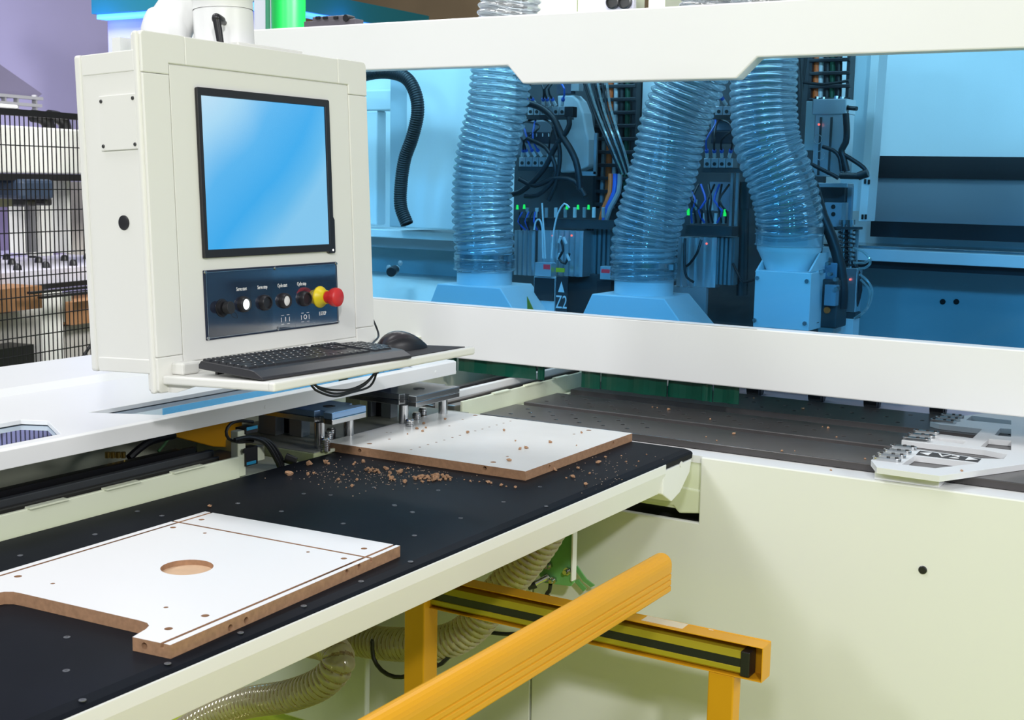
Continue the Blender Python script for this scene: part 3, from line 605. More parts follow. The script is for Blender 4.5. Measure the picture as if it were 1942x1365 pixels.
for j in range(4): key(.272+j*KU-.004, .1440, 1)
for ri in range(5):
    for j in range(4):
        if ri < 4 or j < 3: key(.318+j*.0158, .1210-ri*.0188, 1)
for j in range(2):
    key(.2695+j*KU+.004, .1210, 1); key(.2695+j*KU+.004, .1022, 1)
for j in range(3): key(.2600+j*.0160, .1210-4*.0188, 1)
for kz_ in (.012, KW-.03):
    MB().box(kz_, kz_+.014, KD-.040, KD-.034, -.0060, .001).build('foot', BLACK, kbd, local=True)
# ------------------------------------------------------------------ mouse and pad
mp = MB().box(.030, .240, .335, .528, -.5262, -.5240, X=CMX).build('mouse_pad', mat('mouse_pad', (.030, .030, .036), .8), label='thin dark mouse pad on right end of the tray', cat='mouse pad')
MC = L(.150, .440, -.5240); ma = math.radians(-12)
MM = CMX @ Matrix.Translation((.150, .438, -.5238)) @ Matrix.Rotation(ma, 4, 'Z')
mo = thing('computer_mouse', MC, 'black computer mouse on the dark pad beside the keyboard', 'computer mouse', M=MM)
def mouse_shell(zs, x_=1.0, z0=0):
    vs = []; fs = []; nu, nv = 16, 24
    for i in range(nu+1):
        t = i/nu; px_ = -.056+.112*t
        wdt = .031*math.sin(math.pi*(.06+.88*t))**.45*(1-.10*math.cos(math.pi*2*t)*0); h = .038*(math.sin(math.pi*min(1, max(0, (.10+.85*(t**.8)))))**.75)
        for k in range(nv):
            a = math.pi*k/(nv-1); vs.append((px_, -wdt*math.cos(a)*x_, z0+max(0, h*zs*math.sin(a)**.62)))
    for i in range(nu):
        for k in range(nv-1): fs.append((i*nv+k, i*nv+k+1, (i+1)*nv+k+1, (i+1)*nv+k))
    fs.append(tuple(range(nv-1, -1, -1))); fs.append(tuple(nu*nv+k for k in range(nv)))
    for i in range(nu): fs.append((i*nv, (i+1)*nv, (i+1)*nv+nv-1, i*nv+nv-1))
    return vs, fs
RZ = Matrix.Rotation(math.radians(90), 4, 'Z')
vs, fs = mouse_shell(.86); MB().add(vs, fs, 0, True, RZ).build('body', BLACK, mo, local=True)
vs, fs = mouse_shell(1.0, .90, .0008); MB().add(vs, fs, 0, True, RZ @ Matrix.Scale(.97, 4)).build('top_shell', mat('mouse_grey', (.035, .03, .035), .3), mo, local=True)
MB().cyl((-.003, -.034, .022), (.003, -.034, .022), .009, n=14).build('scroll_wheel', RUB, mo, local=True)
MB().box(-.026, -.022, -.035, -.018, .014, .0175).build('side_button', RED, mo, local=True, bevel=.001)
# cables by the tray
MB().tube([L(-.06, .553, -.455), L(-.055, .585, -.458), L(-.05, .600, -.470), L(-.04, .605, -.492), L(-.02, .590, -.515), L(.02, .52, -.521), L(.07, .44, -.521), L(.10, .40, -.5195), L(.145, .385, -.516)], .0022, step=.006).build('mouse_cable', CABLE, label='thin black cable from console side socket down to the mouse', cat='cable')
us = thing('adapter_box', L(-.06, .55, -.45), 'small silver and blue adapter plugged into right side of console', 'adapter', M=CMX)
MB().box(-.085, -.045, .547, .585, -.462, -.437).build('case', ALU, us, local=True, bevel=.003)
MB().box(-.086, -.044, .547, .586, -.437, -.434).build('lid', mat('slate_blue', (.10, .20, .33), .35), us, local=True, bevel=.001)
MB().box(-.045, -.030, .549, .580, -.470, -.458).cyl((-.052, .580, -.459), (-.05, .596, -.463), .004, .0028).build('plug', BLACK, us, local=True)
cb = thing('cable_bundle', L(.2, .15, -.56), 'three looping black cables hanging under the console tray', 'cable bundle', M=CMX)
for i, (dz, dy) in enumerate(((0, 0), (.006, .004), (.011, -.004))):
    MB().tube([(.215, .085+dy, -.541), (.213, .10+dy, -.552-dz*.5), (.210, .15, -.565-dz), (.207, .205, -.570-dz*1.1+.003*i), (.204, .255-dy*2, -.562-dz*.9), (.200, .290, -.545-dz*.3), (.199, .297, -.540)], .0021, step=.008).build('cable', CABLE, cb, local=True)
MB().cyl((.200, .288, -.548), (.200, .292, -.545), .0055).build('tie', BLACK, cb, local=True)
# ------------------------------------------------------------------ carrying arm on top of the console
arm = thing('console_crane', L(-.10, .27, .05), 'white tubular swivel arm with black clamp lever carrying the console', 'support arm', M=CMX)
MB().box(-.20, -.006, .135, .418, .0195, .030).build('mounting_plate', CONS, arm, local=True, bevel=.002)
MB().box(-.155, -.006, .18, .36, .019, .0565).build('mounting_block', CONS, arm, local=True, bevel=.003)
AX = (-.105, .2505)
MB().lathe((*AX, .03), (0, 0, 1), [(0, .0560), (.096, .0560), (.097, .0548), (.0985, .0548)], n=48).build('collar', WHITE, arm, local=True)
MB().lathe((*AX, .129), (0, 0, 1), [(0, .0560), (.018, .0562), (.020, .0578), (.026, .0578), (.028, .0568), (.30, .0568)], n=48).build('swivel_tube', WHITE, arm, local=True)
lv = MB().cyl((-.066, .211, .0985), (-.047, .181, .0985), .0045, n=14).lathe((-.050, .187, .0985), (.35, -.94, 0), [(0, .0075), (.008, .0085), (.020, .0095), (.024, .009), (.025, 0)], n=16).build('clamp_lever', BLACK, arm, local=True)
MB().cyl((-.042, .165, .100), (-.038, .169, .052), .0075, .0062, n=16).ball((-.042, .165, .100), .0085).build('lever_grip', BLACK, lv, local=True)
def cl(px, py, xl):
    d = fw*F+R2*(px-CX)-U2*(py-CY); t = ((CO+n_*xl-EYE).dot(n_))/d.dot(n_); P = EYE+d*t-CO; return Vector((P.dot(n_), P.dot(u), P.dot(v)))
MB().tube([cl(318, 100, -.20), cl(321, 58, -.20), cl(338, 26, -.19), cl(372, -14, -.17), cl(425, -75, -.11)], .043, n=32, step=.01).build('elbow_duct', WHITE, arm, local=True)
MB().tube([cl(311, 100, -.20), cl(313, 62, -.20), cl(320, 44, -.20)], .045, n=32, step=.01).build('duct_flange', WHITE, arm, local=True)
# ================================================================== LEFT BEAM COVER
bc = thing('beam_cover', (-2.1, 1.7, 1.06), 'long white sheet metal cover with two inset blue windows left of the table', 'machine cover')
pf = [(-1.783, 1.0615), (-1.783, 1.0925), (-1.79, 1.0955), (-2.20, 1.0955), (-2.235, 1.106), (-2.49, 1.106), (-2.50, 1.095), (-2.50, 1.05), (-2.49, 1.05), (-2.49, 1.09), (-1.786, 1.086), (-1.786, 1.0615)]
bb = MB().prism(pf, 'y', .2, 2.690).box(-2.49, -1.784, 2.685, 2.690, 1.0615, 1.092).build('shell', WHITE, bc)
c = MB()
c.prism([(-1.937, 1.662), (-1.807, 1.728), (-1.802, 2.56), (-1.93, 2.62)], 'z', 1.07, 1.2)
c.prism([(-1.813, 1.495), (-1.930, 1.562), (-1.975, 1.540), (-1.975, .6), (-1.813, .6)], 'z', 1.07, 1.2)
cut(bb, c)
b = bb.modifiers.new('bevel', 'BEVEL'); b.width = .002; b.segments = 2; b.limit_method = 'ANGLE'; b.angle_limit = math.radians(50)
MB().prism([(-1.945, 1.655), (-1.800, 1.730), (-1.795, 2.57), (-1.935, 2.63)], 'z', 1.083, 1.086).build('inset_window', GLASS2, bc, label='long blue tinted window')
MB().prism([(-1.805, 1.490), (-1.935, 1.570), (-1.98, 1.545), (-1.98, .6), (-1.805, .6)], 'z', 1.083, 1.086).build('inset_window', GLASS2, bc, label='blue tinted window at left end')
for y in (1.985, 2.60): MB().lathe((-1.783, y, 1.077), (1, 0, 0), [(0, .004), (.001, .0035), (.0012, 0)], n=12).build('rivet', WHITE, bc)
# rails, trough under the cover
gr = thing('guide_rail_bed', (-1.9, 2, .9), 'pale green trough with parallel dark steel guide rails running under the white cover', 'guide rail')
MB().box(-1.806, -1.798, .3, 1.925, .80, .982).build('front_wall', CREAM, gr, .002); MB().box(-1.806, -1.798, 2.745, 4.0, .80, .982).build('front_wall', CREAM, gr, .002); MB().box(-1.806, -1.798, 1.925, 2.13, .80, .936).build('front_wall', CREAM, gr, .001)
for i in [k for k in range(22) if not 1.85 < .42+k*.165 < 2.76]: MB().box(-1.806, -1.792, .42+i*.165, .50+i*.165, .9815, .9845).build('rail_clip', CREAM, gr)
for i, (x0, x1, z, mm) in enumerate(((-1.850, -1.822, .968, DSTEEL), (-1.870, -1.858, .974, DSTEEL), (-1.920, -1.890, .962, DSTEEL), (-1.985, -1.940, .975, DSTEEL))):
    MB().box(x0, x1, 2.745, 4.0, .93, z).build('guide_rail', mat('dark_rail_steel', (.30, .28, .27), .3, .9), gr, .003); MB().box(x0, x1, .3, 1.93, .93, z).build('guide_rail', mat('shaded_rail', (.05, .05, .045), .35, .3), gr, .003)  # near rails: shade under the cover put into a darker colour
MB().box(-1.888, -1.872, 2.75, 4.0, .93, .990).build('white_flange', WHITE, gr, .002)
MB().box(-1.888, -1.874, .3, 1.93, .93, .985).build('shaded_flange', DGREY, gr, .002)  # flange darkened in colour for the shade under the cover
MB().box(-1.936, -1.925, .3, 1.93, .93, .985).build('belt', BLACK, gr); MB().box(-1.936, -1.925, 2.745, 4.0, .93, .985).build('belt', BLACK, gr)
MB().box(-2.05, -1.80, .3, 4.0, .90, .93).build('bed_floor', DGREY, gr)
MB().box(-2.2, -2.18, .3, 4.0, .5, 1.085).build('rear_wall', CREAM, gr)
MB().box(-2.18, -2.05, .3, 4.0, .70, .90).build('side_channel', DGREY, gr)
# carriage
MB().box(-1.92, -1.808, 1.932, 2.122, .80, .935).build('connecting_shelf', CREAM, gr, .002)
cg = thing('gripper_carriage', (-1.95, 2.35, .95), 'cream carriage base with polished posts and rollers between cover and table', 'carriage')
MB().box(-2.12, -1.775, 2.13, 2.74, .9555, .957).build('base_plate', mat('dusty_base', (.40, .41, .35), .5, noise_amt=.3, nscale=15), cg, .002)
MB().box(-2.12, -1.775, 2.128, 2.74, .84, .9555).build('carriage_body', mat('oily_cream', (.72, .79, .46), .45, noise_amt=.3, nscale=14), cg, .002)
MB().box(-1.7735, -1.7665, 2.165, 2.20, .951, .958).build('apron_ear', CREAM, cg, .001)
def upr(a, b_, c_, y, m_):
    p = at(a, b_, 'y', y); q = at(c_, b_, 'y', y); MB().box(p.x, q.x, y, y+.03, .957, 1.075).build('upright_block', m_, cg, .002)
SLATE = mat('slate_steel', (.30, .34, .38), .4, .3)
for a, c_, y, m_ in ((490, 523, 2.22, SLATE), (523, 548, 2.26, BLACK), (548, 572, 2.24, SLATE), (705, 722, 2.56, BLACK), (683, 704, 2.54, SLATE), (722, 741, 2.55, SLATE), (655, 683, 2.50, mat('oily_cream', (1, 1, 1)))): upr(a, 815, c_, y, m_)
def gripper(y0, y1, xf, mt, lab):
    t = thing('gripper', (-1.80, (y0+y1)/2, .957), lab, 'gripper', 'grippers on the carriage')
    ym = (y0+y1)/2; h = (y1-y0)/2
    poly = [(xf, y0), (xf, y1-.006), (xf-.022, y1-.002), (xf-.026, y1-.016), (xf-.040, y1-.016), (xf-.045, y1), (xf-.20, y1), (xf-.20, y0), (xf-.050, y0), (xf-.045, y0+.014), (xf-.030, y0+.014), (xf-.024, y0)]
    MB().prism(poly, 'z', 1.027, 1.0405).build('jaw_plate', mt, t, .0015)
    MB().prism(poly, 'z', 1.014, 1.0265).build('jaw_plate', STEEL, t, .0015)
    MB().lathe((xf-.06, ym, 1.0405), (0, 0, 1), [(0, .014), (.0008, .014), (.001, .009), (.0002, .008), (.0002, 0)]).build('bush', DSTEEL, t)
    for dy in (.012, y1-y0-.012): MB().cyl((xf-.045, y0+dy, .957), (xf-.045, y0+dy, 1.014), .0115, n=24).build('post', STEEL, t)
    for dy, dx in ((-.006, -.014), (h*.75, -.05), (h*1.4, -.075)):
        MB().lathe((xf+dx, y0+dy, .957), (0, 0, 1), [(0, .0105)]+[(.0045*k+a, r) for k in range(1, 6) for a, r in ((-.0006, .0105), (0, .0092), (.0006, .0105))]+[(.026, .0105), (.027, .0092), (.030, .008), (.030, 0)]).build('roller', STEEL, t)
    return t
gripper(2.166, 2.292, -1.755, mat('steel_blue_reflection', (.28, .46, .72), .28, .7), 'steel gripper with top plate coloured as a blue reflection and two posts, left of the far board')  # blue of the top plate is a window reflection put into its colour
gripper(2.455, 2.645, -1.738, mat('satin_steel', (.35, .38, .40), .25, .9), 'dark steel gripper with notched top plate, nearer the machine hood')
# yellow tray, cables, switch unit beneath the cover
MB().prism([(q_.y, q_.z) for q_ in (at(316, 824, 'x', -2.03), at(345, 808, 'x', -2.03), at(460, 780, 'x', -2.03), at(460, 850, 'x', -2.03), at(405, 847, 'x', -2.03))], 'x', -2.035, -2.03).build('yellow_guard', ORANGE, bevel=.003, label='orange yellow sheet in the shade under the white cover', cat='guard sheet')
vs_ = thing('valve_unit', (-1.80, 1.96, .9), 'cream post with black valve, blue labels and curved black cables by table edge', 'valve unit')
def onx(px, py, x): return at(px, py, 'x', x)
def bx(name, mt, px0, py0, px1, py1, x, d, parent, bev=.001):
    a = onx(px0, py1, x); b = onx(px1, py0, x); return MB().box(x-d, x, a.y, b.y, a.z, b.z).build(name, mt, parent, bev)
bx('post', CREAM, 452, 815, 466, 905, -1.800, .02, vs_, .002)
bx('valve_body', BLACK, 467, 808, 489, 824, -1.795, .03, vs_)
TEALB = mat('teal_label', (.02, .30, .55), .4)
bx('blue_label', TEALB, 468, 806, 489, 817, -1.7945, .002, vs_)
bx('valve_body', BLACK, 467, 845, 489, 885, -1.795, .02, vs_)
bx('blue_label', TEALB, 468, 872, 486, 883, -1.7945, .002, vs_)
bx('side_plate', CREAM, 486, 845, 502, 875, -1.800, .02, vs_)
for i, k in enumerate((0, 6, 12)):
    pts = [(445+k, 834), (470+k, 829), (497+k, 836), (512+k, 852), (522+k, 870), (529+k*.6, 885), (533+k*.6, 905)]
    MB().tube([onx(a, b_, -1.785-.004*i) for a, b_ in pts], .0042, step=.01).build('cable', CABLE, vs_)
MB().tube([onx(a, b_, -1.80) for a, b_ in ((480, 800), (455, 798), (437, 804), (429, 818), (434, 832), (452, 838), (480, 836))], .0032, step=.01).build('cable', CABLE, vs_)
p = onx(541, 868, -1.79); MB().cyl(p, p+Vector((.02, .012, -.008)), .011, .009).build('connector', BLACK, vs_, .001)
p = onx(463, 855, -1.795); MB().cyl(p, p+Vector((.004, 0, 0)), .0055).build('bolt', BLACK, vs_)
cbz = thing('cable_group', (-2.0, 1.7, .98), 'black and green cables in the dark under the white cover', 'cable group')
MB().tube([onx(245, 868, -2.0), onx(265, 850, -2.0), onx(290, 835, -2.0), onx(330, 825, -2.0)], .008, step=.02).build('cable', CABLE, cbz)
MB().tube([onx(300, 856, -2.02), onx(312, 842, -2.02), onx(322, 828, -2.02)], .003, step=.02).build('green_wire', GREENP, cbz)
for i in range(4): q = onx(204+i*10, 868, -2.0); MB().cyl(q, q+Vector((0, 0, .012)), .005).build('brass_fitting', BRASS, cbz)
# ================================================================== ORANGE GUARD
gd = thing('safety_guard', (-1.2, 2.3, 0), 'orange yellow tubular safety guard with grooved rail and black safety edge by the table', 'safety guard')
XR = -1.0
rail = []
for k in range(9): a = math.pi*(1-k/8); rail.append((XR-.0+.021*math.cos(a), .826+.012*math.sin(a)*1.6))
rail = [(XR-.021, .768), (XR+.017, .764), (XR+.021, .768), (XR+.021, .777), (XR+.018, .7785), (XR+.021, .780), (XR+.021, .789), (XR+.018, .7905), (XR+.021, .792), (XR+.021, .801), (XR+.018, .8025), (XR+.021, .804)]
rail += [(XR+.021*math.cos(math.pi*k/10), .820+.020*math.sin(math.pi*k/10)) for k in range(11)]
MB().prism(rail, 'y', .2, 2.235, sm=False).build('grooved_rail', ORANGE, gd, .002)
MB().prism([(x*.98+XR*.02, z) for x, z in rail], 'y', 2.235, 2.238).build('end_cap', ORANGE, gd, .001)
Y0, Y1 = 2.30, 2.345   # cross channel, open towards the viewer
x0, x1, za, zb = -1.62, -.812, .598, .668
MB().box(x0, x1, Y0, Y1, zb-.002, zb).box(x0, x1, Y1-.002, Y1, za, zb).box(x0, x1, Y0, Y1, za, za+.002).build('cross_channel', ORANGE, gd, .0008)
MB().box(x1-.001, x1+.001, Y0, Y1, za, zb).build('channel_end', ORANGE, gd, .0008)
MB().prism([(Y0+.012, za+.004), (Y0+.004, za+.010), (Y0+.004, za+.020), (Y0+.012, za+.021), (Y0+.012, za+.036), (Y0+.006, za+.037), (Y0+.010, za+.052), (Y0+.036, za+.052), (Y0+.036, za+.004)], 'x', x0, -.855).build('safety_strip', YELLOW, gd, .001, label='yellow strip body')
MB().box(x0, -.857, Y0+.006, Y0+.0125, za+.0195, za+.037).build('contact_strip', BLACK, gd, label='black contact strip')
MB().box(-.857, -.838, Y0+.003, Y0+.038, za+.003, za+.054).build('strip_end_cap', BLACK, gd, .002)
MB().box(-.94, -.93, Y0+.0395, Y0+.0415, zb-.001, zb+.0005).box(-1.075, -.985, Y0+.012, Y1-.002, zb, zb+.0008).build('clear_tape', mat('clear_tape', (.80, .68, .50), .25), gd)
MB().ball((-.8135, Y0+.018, .632), .001, .0035, .0035).build('rivet', WHC, gd)
MB().box(-1.642, -1.588, Y0-.02, Y0+.035, 0, za+.06).build('post', ORANGE, gd, .003)
MB().box(-.922, -.868, Y0+.002, Y0+.042, 0, za).build('post', ORANGE, gd, .003)
MB().box(-1.02, -.98, .5, .54, 0, .766).build('post', ORANGE, gd, .003)
# ================================================================== SUCTION HOSES AND FITTINGS BELOW THE TABLE
def pz(px, py, y): return at(px, py, 'y', y)
MB().box(-2.6, -1.965, 2.56, 2.58, .1, .52).build('junction_box', mat('galvanised_cover', (.62, .66, .58), .45, noise_amt=.1, nscale=5), label='pale dented metal cover below the table behind the hose', cat='cover', bevel=.004)
hose('suction_hose', [pz(330, 1400, 2.42), pz(400, 1358, 2.42), pz(470, 1332, 2.40), pz(545, 1320, 2.38), pz(610, 1295, 2.36), pz(642, 1255, 2.37), pz(622, 1225, 2.42), pz(580, 1215, 2.50)], .041, .0060, .0165, [HFILM2, HWIRE2], label='ribbed amber suction hose curling at lower left under the table', cat='hose')
hose('suction_hose', [pz(640, 1200, 2.60), pz(690, 1215, 2.58), pz(770, 1222, 2.54), pz(850, 1215, 2.52), pz(905, 1180, 2.52), pz(940, 1130, 2.52), pz(985, 1080, 2.52), pz(1030, 1020, 2.52), pz(1060, 960, 2.52)], .043, .0050, .0160, [HFILM2, HWIRE2], label='ribbed amber suction hose rising behind the orange cross channel', cat='hose')
MB().tube([pz(705, 1215, 2.50)]+[pz(757+52*math.cos(a), 1228+56*math.sin(a), 2.50) for a in [math.radians(x) for x in (190, 160, 130, 100, 70, 40, 10)]]+[pz(830, 1262, 2.50), pz(870, 1225, 2.50)], .0055, step=.02).build('black_cable', CABLE, label='black cable looping round the orange left post', cat='cable')
MB().tube([pz(765, 1150, 2.50), pz(795, 1170, 2.49), pz(805, 1195, 2.50), pz(795, 1205, 2.52), pz(830, 1190, 2.56), pz(900, 1196, 2.60), pz(960, 1202, 2.62), pz(1000, 1200, 2.64)], .005, step=.02).build('black_cable', CABLE, label='black cable running behind the hose towards the right', cat='cable')
gb = thing('limit_switch_bracket', pz(1065, 1060, 2.6), 'green painted bracket with bolts, sensor and short chain link under the table', 'bracket')
def pb(pts, y, d, name, m_, par, bev=.001): return MB().prism([(q.x, q.z) for q in (pz(a, b_, y) for a, b_ in pts)], 'y', y, y+d).build(name, m_, par, bev)
pb([(1045, 1000), (1088, 1000), (1088, 1105), (1082, 1112), (1030, 1105), (1022, 1090), (1024, 1070), (1045, 1058)], 2.60, .006, 'plate', GREENP, gb, .002)
MB().box(pz(1088, 1050, 2.6).x-.001, pz(1090, 1050, 2.6).x, 2.59, 2.61, pz(1088, 1100, 2.6).z, pz(1088, 1000, 2.6).z).build('plate_edge', WHITE, gb)
for a, b_, r in ((1042, 1071, .010), (1051, 1099, .0085), (1078, 1082, .010), (1038, 1095, .010)):
    q = pz(a, b_, 2.6); MB().cyl((q.x, 2.6, q.z), (q.x, 2.592, q.z), r, n=6).cyl((q.x, 2.592, q.z), (q.x, 2.580, q.z), r*.55, n=12).build('bolt', STEEL, gb)
q = pz(1030, 1098, 2.58); q2 = pz(1012, 1108, 2.56)
MB().cyl(pz(1040, 1093, 2.59), q2, .007, n=14).build('sensor_barrel', STEEL, gb)
MB().cyl(pz(1016, 1107, 2.565), pz(1001, 1113, 2.555), .0105, .008, n=16).tube([pz(1006, 1112, 2.555), pz(1002, 1095, 2.56), pz(1000, 1070, 2.57), pz(1006, 1050, 2.58), pz(1020, 1045, 2.58), pz(1034, 1060, 2.59)], .006, step=.01).build('sensor_cable', CABLE, gb)
MB().tube([pz(1044, 1107, 2.61), pz(1042, 1120, 2.62), pz(1036, 1127, 2.62), pz(1044, 1135, 2.62), pz(1040, 1146, 2.62)], .005, step=.01).build('cable_tail', CABLE, gb)
for pts in ([(1090, 1080), (1094, 1072), (1112, 1098), (1128, 1110), (1120, 1114), (1105, 1102)], [(1088, 1102), (1096, 1098), (1112, 1116), (1106, 1122)]): pb(pts, 2.66, .004, 'link', GREENP, gb)
# ================================================================== INSIDE THE HOOD
def F_(px, py, y): return at(px, py, 'y', y)
def rb(name, m_, a, b_, c_, d, y, dep, parent=None, bev=.0, **kw):
    p = F_(a, (b_+d)/2, y); q = F_(c_, (b_+d)/2, y); t = F_((a+c_)/2, b_, y); k = F_((a+c_)/2, d, y)
    return MB().box(p.x, q.x, y, y+dep, k.z, t.z).build(name, m_, parent, bev, **kw)
# dust hoses
HY = 3.45
def C_(px, py): return F_(px, py, HY)
hose('dust_hose', [C_(975, -60), C_(965, 20), C_(952, 130), C_(942, 210), C_(925, 280), C_(916, 340), C_(914, 400), C_(918, 460), C_(919, 515)], .096, .0125, .0215, [HFILM, HWIRE], label='leftmost thick clear ribbed dust hose behind the blue window', cat='dust hose', group='clear ribbed dust hoses')
hose('dust_hose', [C_(1365, -60), C_(1350, 40), C_(1312, 150), C_(1280, 230), C_(1262, 310), C_(1240, 390), C_(1224, 450), C_(1221, 500), C_(1221, 530)], .099, .0115, .0200, [HFILM, HWIRE], label='middle thick clear ribbed dust hose slanting down to the left', cat='dust hose', group='clear ribbed dust hoses')
hose('dust_hose', [F_(1450, -60, 3.36), F_(1450, 40, 3.36), F_(1449, 130, 3.36), F_(1448, 200, 3.36), F_(1455, 270, 3.36), F_(1475, 325, 3.37), F_(1490, 375, 3.38), F_(1496, 410, 3.39), F_(1497, 445, 3.40)], .090, .0075, .0185, [HFILM, HWIRE], label='rightmost clear ribbed dust hose bending into the funnel', cat='dust hose', group='clear ribbed dust hoses')
HOODP = mat('hood_paint', (.82, .84, .85), .4)
def hood(cx_, ztop, lab, xs, xb, dz):
    t = thing('dust_hood', (cx_, HY, 1.1), lab, 'dust hood', 'dust hoods')
    MB().lathe((cx_, HY, ztop), (0, 0, -1), [(-.075, .084), (-.07, .0865), (.055, .0865), (.055, .05)], n=40).build('collar', HOODP, t)
    MB().lathe((cx_, HY, ztop+.02), (0, 0, 1), [(0, .0935), (.001, .096), (.020, .096), (.021, .0935)], n=40).box(cx_+.085, cx_+.105, HY-.03, HY-.015, ztop+.022, ztop+.038).build('hose_clamp', STEEL, t)
    MB().lathe((cx_, HY, ztop-.012), (0, 0, 1), [(0, .0950), (.003, .0985), (.006, .0950), (.034, .0950), (.037, .0985), (.040, .095)], n=40).build('hose_end', HFILM, t)
    zt = ztop-.054; z2 = zt-.12; yf, yb = 3.34, 3.56
    a = [(xs[0], yf, zt), (xs[1], yf, zt), (xs[2], yb, zt), (xs[0], yb, zt)]
    b_ = [(xb[0], yf-.008, z2), (xb[1], yf-.008, z2), (xb[2], yb, z2), (xb[0], yb, z2)]
    MB().add(a+b_, [(0, 1, 2, 3), (7, 6, 5, 4), (0, 4, 5, 1), (1, 5, 6, 2), (2, 6, 7, 3), (3, 7, 4, 0)]).build('hood_skirt', HOODP, t, .003)
    return t
def fx(px, py, y): return F_(px, py, y).x
h1 = hood(C_(918.5, 530).x, C_(918, 505).z, 'white dust hood with sloped sides at foot of the leftmost hose', (fx(829, 553, 3.34), fx(948, 562, 3.34), fx(1008, 556, 3.56)), (fx(805, 615, 3.34), fx(1000, 625, 3.34), fx(1060, 625, 3.56)), 0)
h2 = hood(C_(1221, 545).x, C_(1221, 522).z, 'white dust hood with sloped sides at foot of the middle hose', (fx(1122, 575, 3.34), fx(1259, 586, 3.34), fx(1306, 578, 3.56)), (fx(1090, 640, 3.34), fx(1322, 650, 3.34), fx(1375, 650, 3.56)), 0)
p = F_(1015, 585, 3.25)
MB().prism([(p.x-.02, p.z+.035), (p.x+.03, p.z-.05), (p.x-.015, p.z-.05)], 'y', 3.235, 3.238).build('warning_triangle', YELLOW, h1)
# funnel box
fb = thing('dust_box', F_(1490, 570, 3.35), 'white square dust box with funnel neck at foot of the rightmost hose', 'dust box')
q = F_(1497, 458, 3.40)
MB().lathe((q.x, 3.40, q.z), (0, 0, -1), [(-.03, .084), (-.025, .086), (.022, .086), (.030, .081), (.095, .050), (.13, .05), (.13, 0)], n=40).build('funnel', HOODP, fb)
MB().lathe((q.x, 3.40, q.z-.012), (0, 0, 1), [(0, .090), (.003, .0935), (.006, .090), (.028, .090), (.031, .0935), (.034, .090)], n=40).build('hose_end', HFILM, fb)
MB().lathe((q.x, 3.40, q.z+.025), (0, 0, 1), [(0, .088), (.001, .0905), (.017, .0905), (.018, .088)], n=40).build('hose_clamp', STEEL, fb)
bxo = rb('box', HOODP, 1430, 515, 1536, 624, 3.32, .15, fb, .002)
for a, b_ in ((1437, 527), (1531, 533), (1432, 607), (1527, 613)): q = F_(a, b_, 3.32); MB().cyl((q.x, 3.32, q.z), (q.x, 3.314, q.z), .006, n=6).build('bolt', STEEL, fb)
MB().prism([(3.32, F_(1433, 515, 3.32).z), (3.40, F_(1433, 480, 3.32).z), (3.47, F_(1433, 480, 3.32).z), (3.47, F_(1433, 515, 3.32).z)], 'x', F_(1432, 515, 3.32).x, F_(1432, 515, 3.32).x+.005).build('side_ear', HOODP, fb)
MB().prism([(3.32, F_(1533, 515, 3.32).z), (3.40, F_(1533, 482, 3.32).z), (3.47, F_(1533, 482, 3.32).z), (3.47, F_(1533, 515, 3.32).z)], 'x', F_(1533, 515, 3.32).x, F_(1533, 515, 3.32).x+.005).build('side_ear', HOODP, fb)
# white column at right
colm = thing('gantry_column', F_(1635, 300, 3.9), 'white hollow column with slotted edge right of the cylinder', 'column')
rb('web', mat('shaded_column_tone', (.50, .60, .64), .5), 1600, 60, 1650, 400, 3.90, .05, colm)  # darker tone puts shade on the white web into its colour
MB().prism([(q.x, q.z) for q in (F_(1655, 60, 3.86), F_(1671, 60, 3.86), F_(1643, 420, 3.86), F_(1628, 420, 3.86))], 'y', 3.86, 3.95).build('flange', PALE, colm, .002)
for a, b_ in ((1641, 344), (1648, 345), (1636, 411), (1642, 411)): q = F_(a, b_, 3.86); MB().box(q.x-.003, q.x+.003, 3.857, 3.861, q.z-.007, q.z+.007).build('slot', HOLE, colm)
# carriers of the drilling heads
def head(lab, x0, x1, y, cat='drilling head'):
    return thing('drilling_head', F_((x0+x1)/2, 560, y), lab, cat, 'drilling heads')
A1 = head('drilling head with ribbed cylinder blocks and Z2 plate beside the leftmost hose', 980, 1210, 3.62)
rb('back_plate', DGREY, 975, 60, 1215, 640, 3.86, .03, A1)
rb('motor_housing', mat('motor_grey', (.10, .12, .14), .5), 968, 225, 1075, 300, 3.74, .1, A1, .01)
rb('lower_body', DGREY, 1075, 520, 1190, 640, 3.66, .14, A1, .003)
cv = MB().prism([(q.x, q.z) for q in [F_(1062, 181, 3.70), F_(1092, 181, 3.70), F_(1103, 192, 3.70), F_(1112, 215, 3.70), F_(1116, 240, 3.70), F_(1122, 265, 3.70), F_(1122, 315, 3.70), F_(1098, 325, 3.70), F_(1068, 328, 3.70), F_(1066, 240, 3.70)]], 'y', 3.68, 3.74).build('cover_plate', mat('cover_paint', (.58, .62, .64), .4), A1, .006)
rb('edge_strip', ALU, 1126, 252, 1131, 330, 3.67, .01, A1); rb('edge_strip', ALU, 1100, 325, 1130, 333, 3.67, .01, A1)
rb('top_block', GREY, 1083, 152, 1098, 172, 3.68, .03, A1); rb('top_block', mat('dark_block', (.07, .08, .11), .5), 1056, 155, 1083, 178, 3.68, .03, A1)
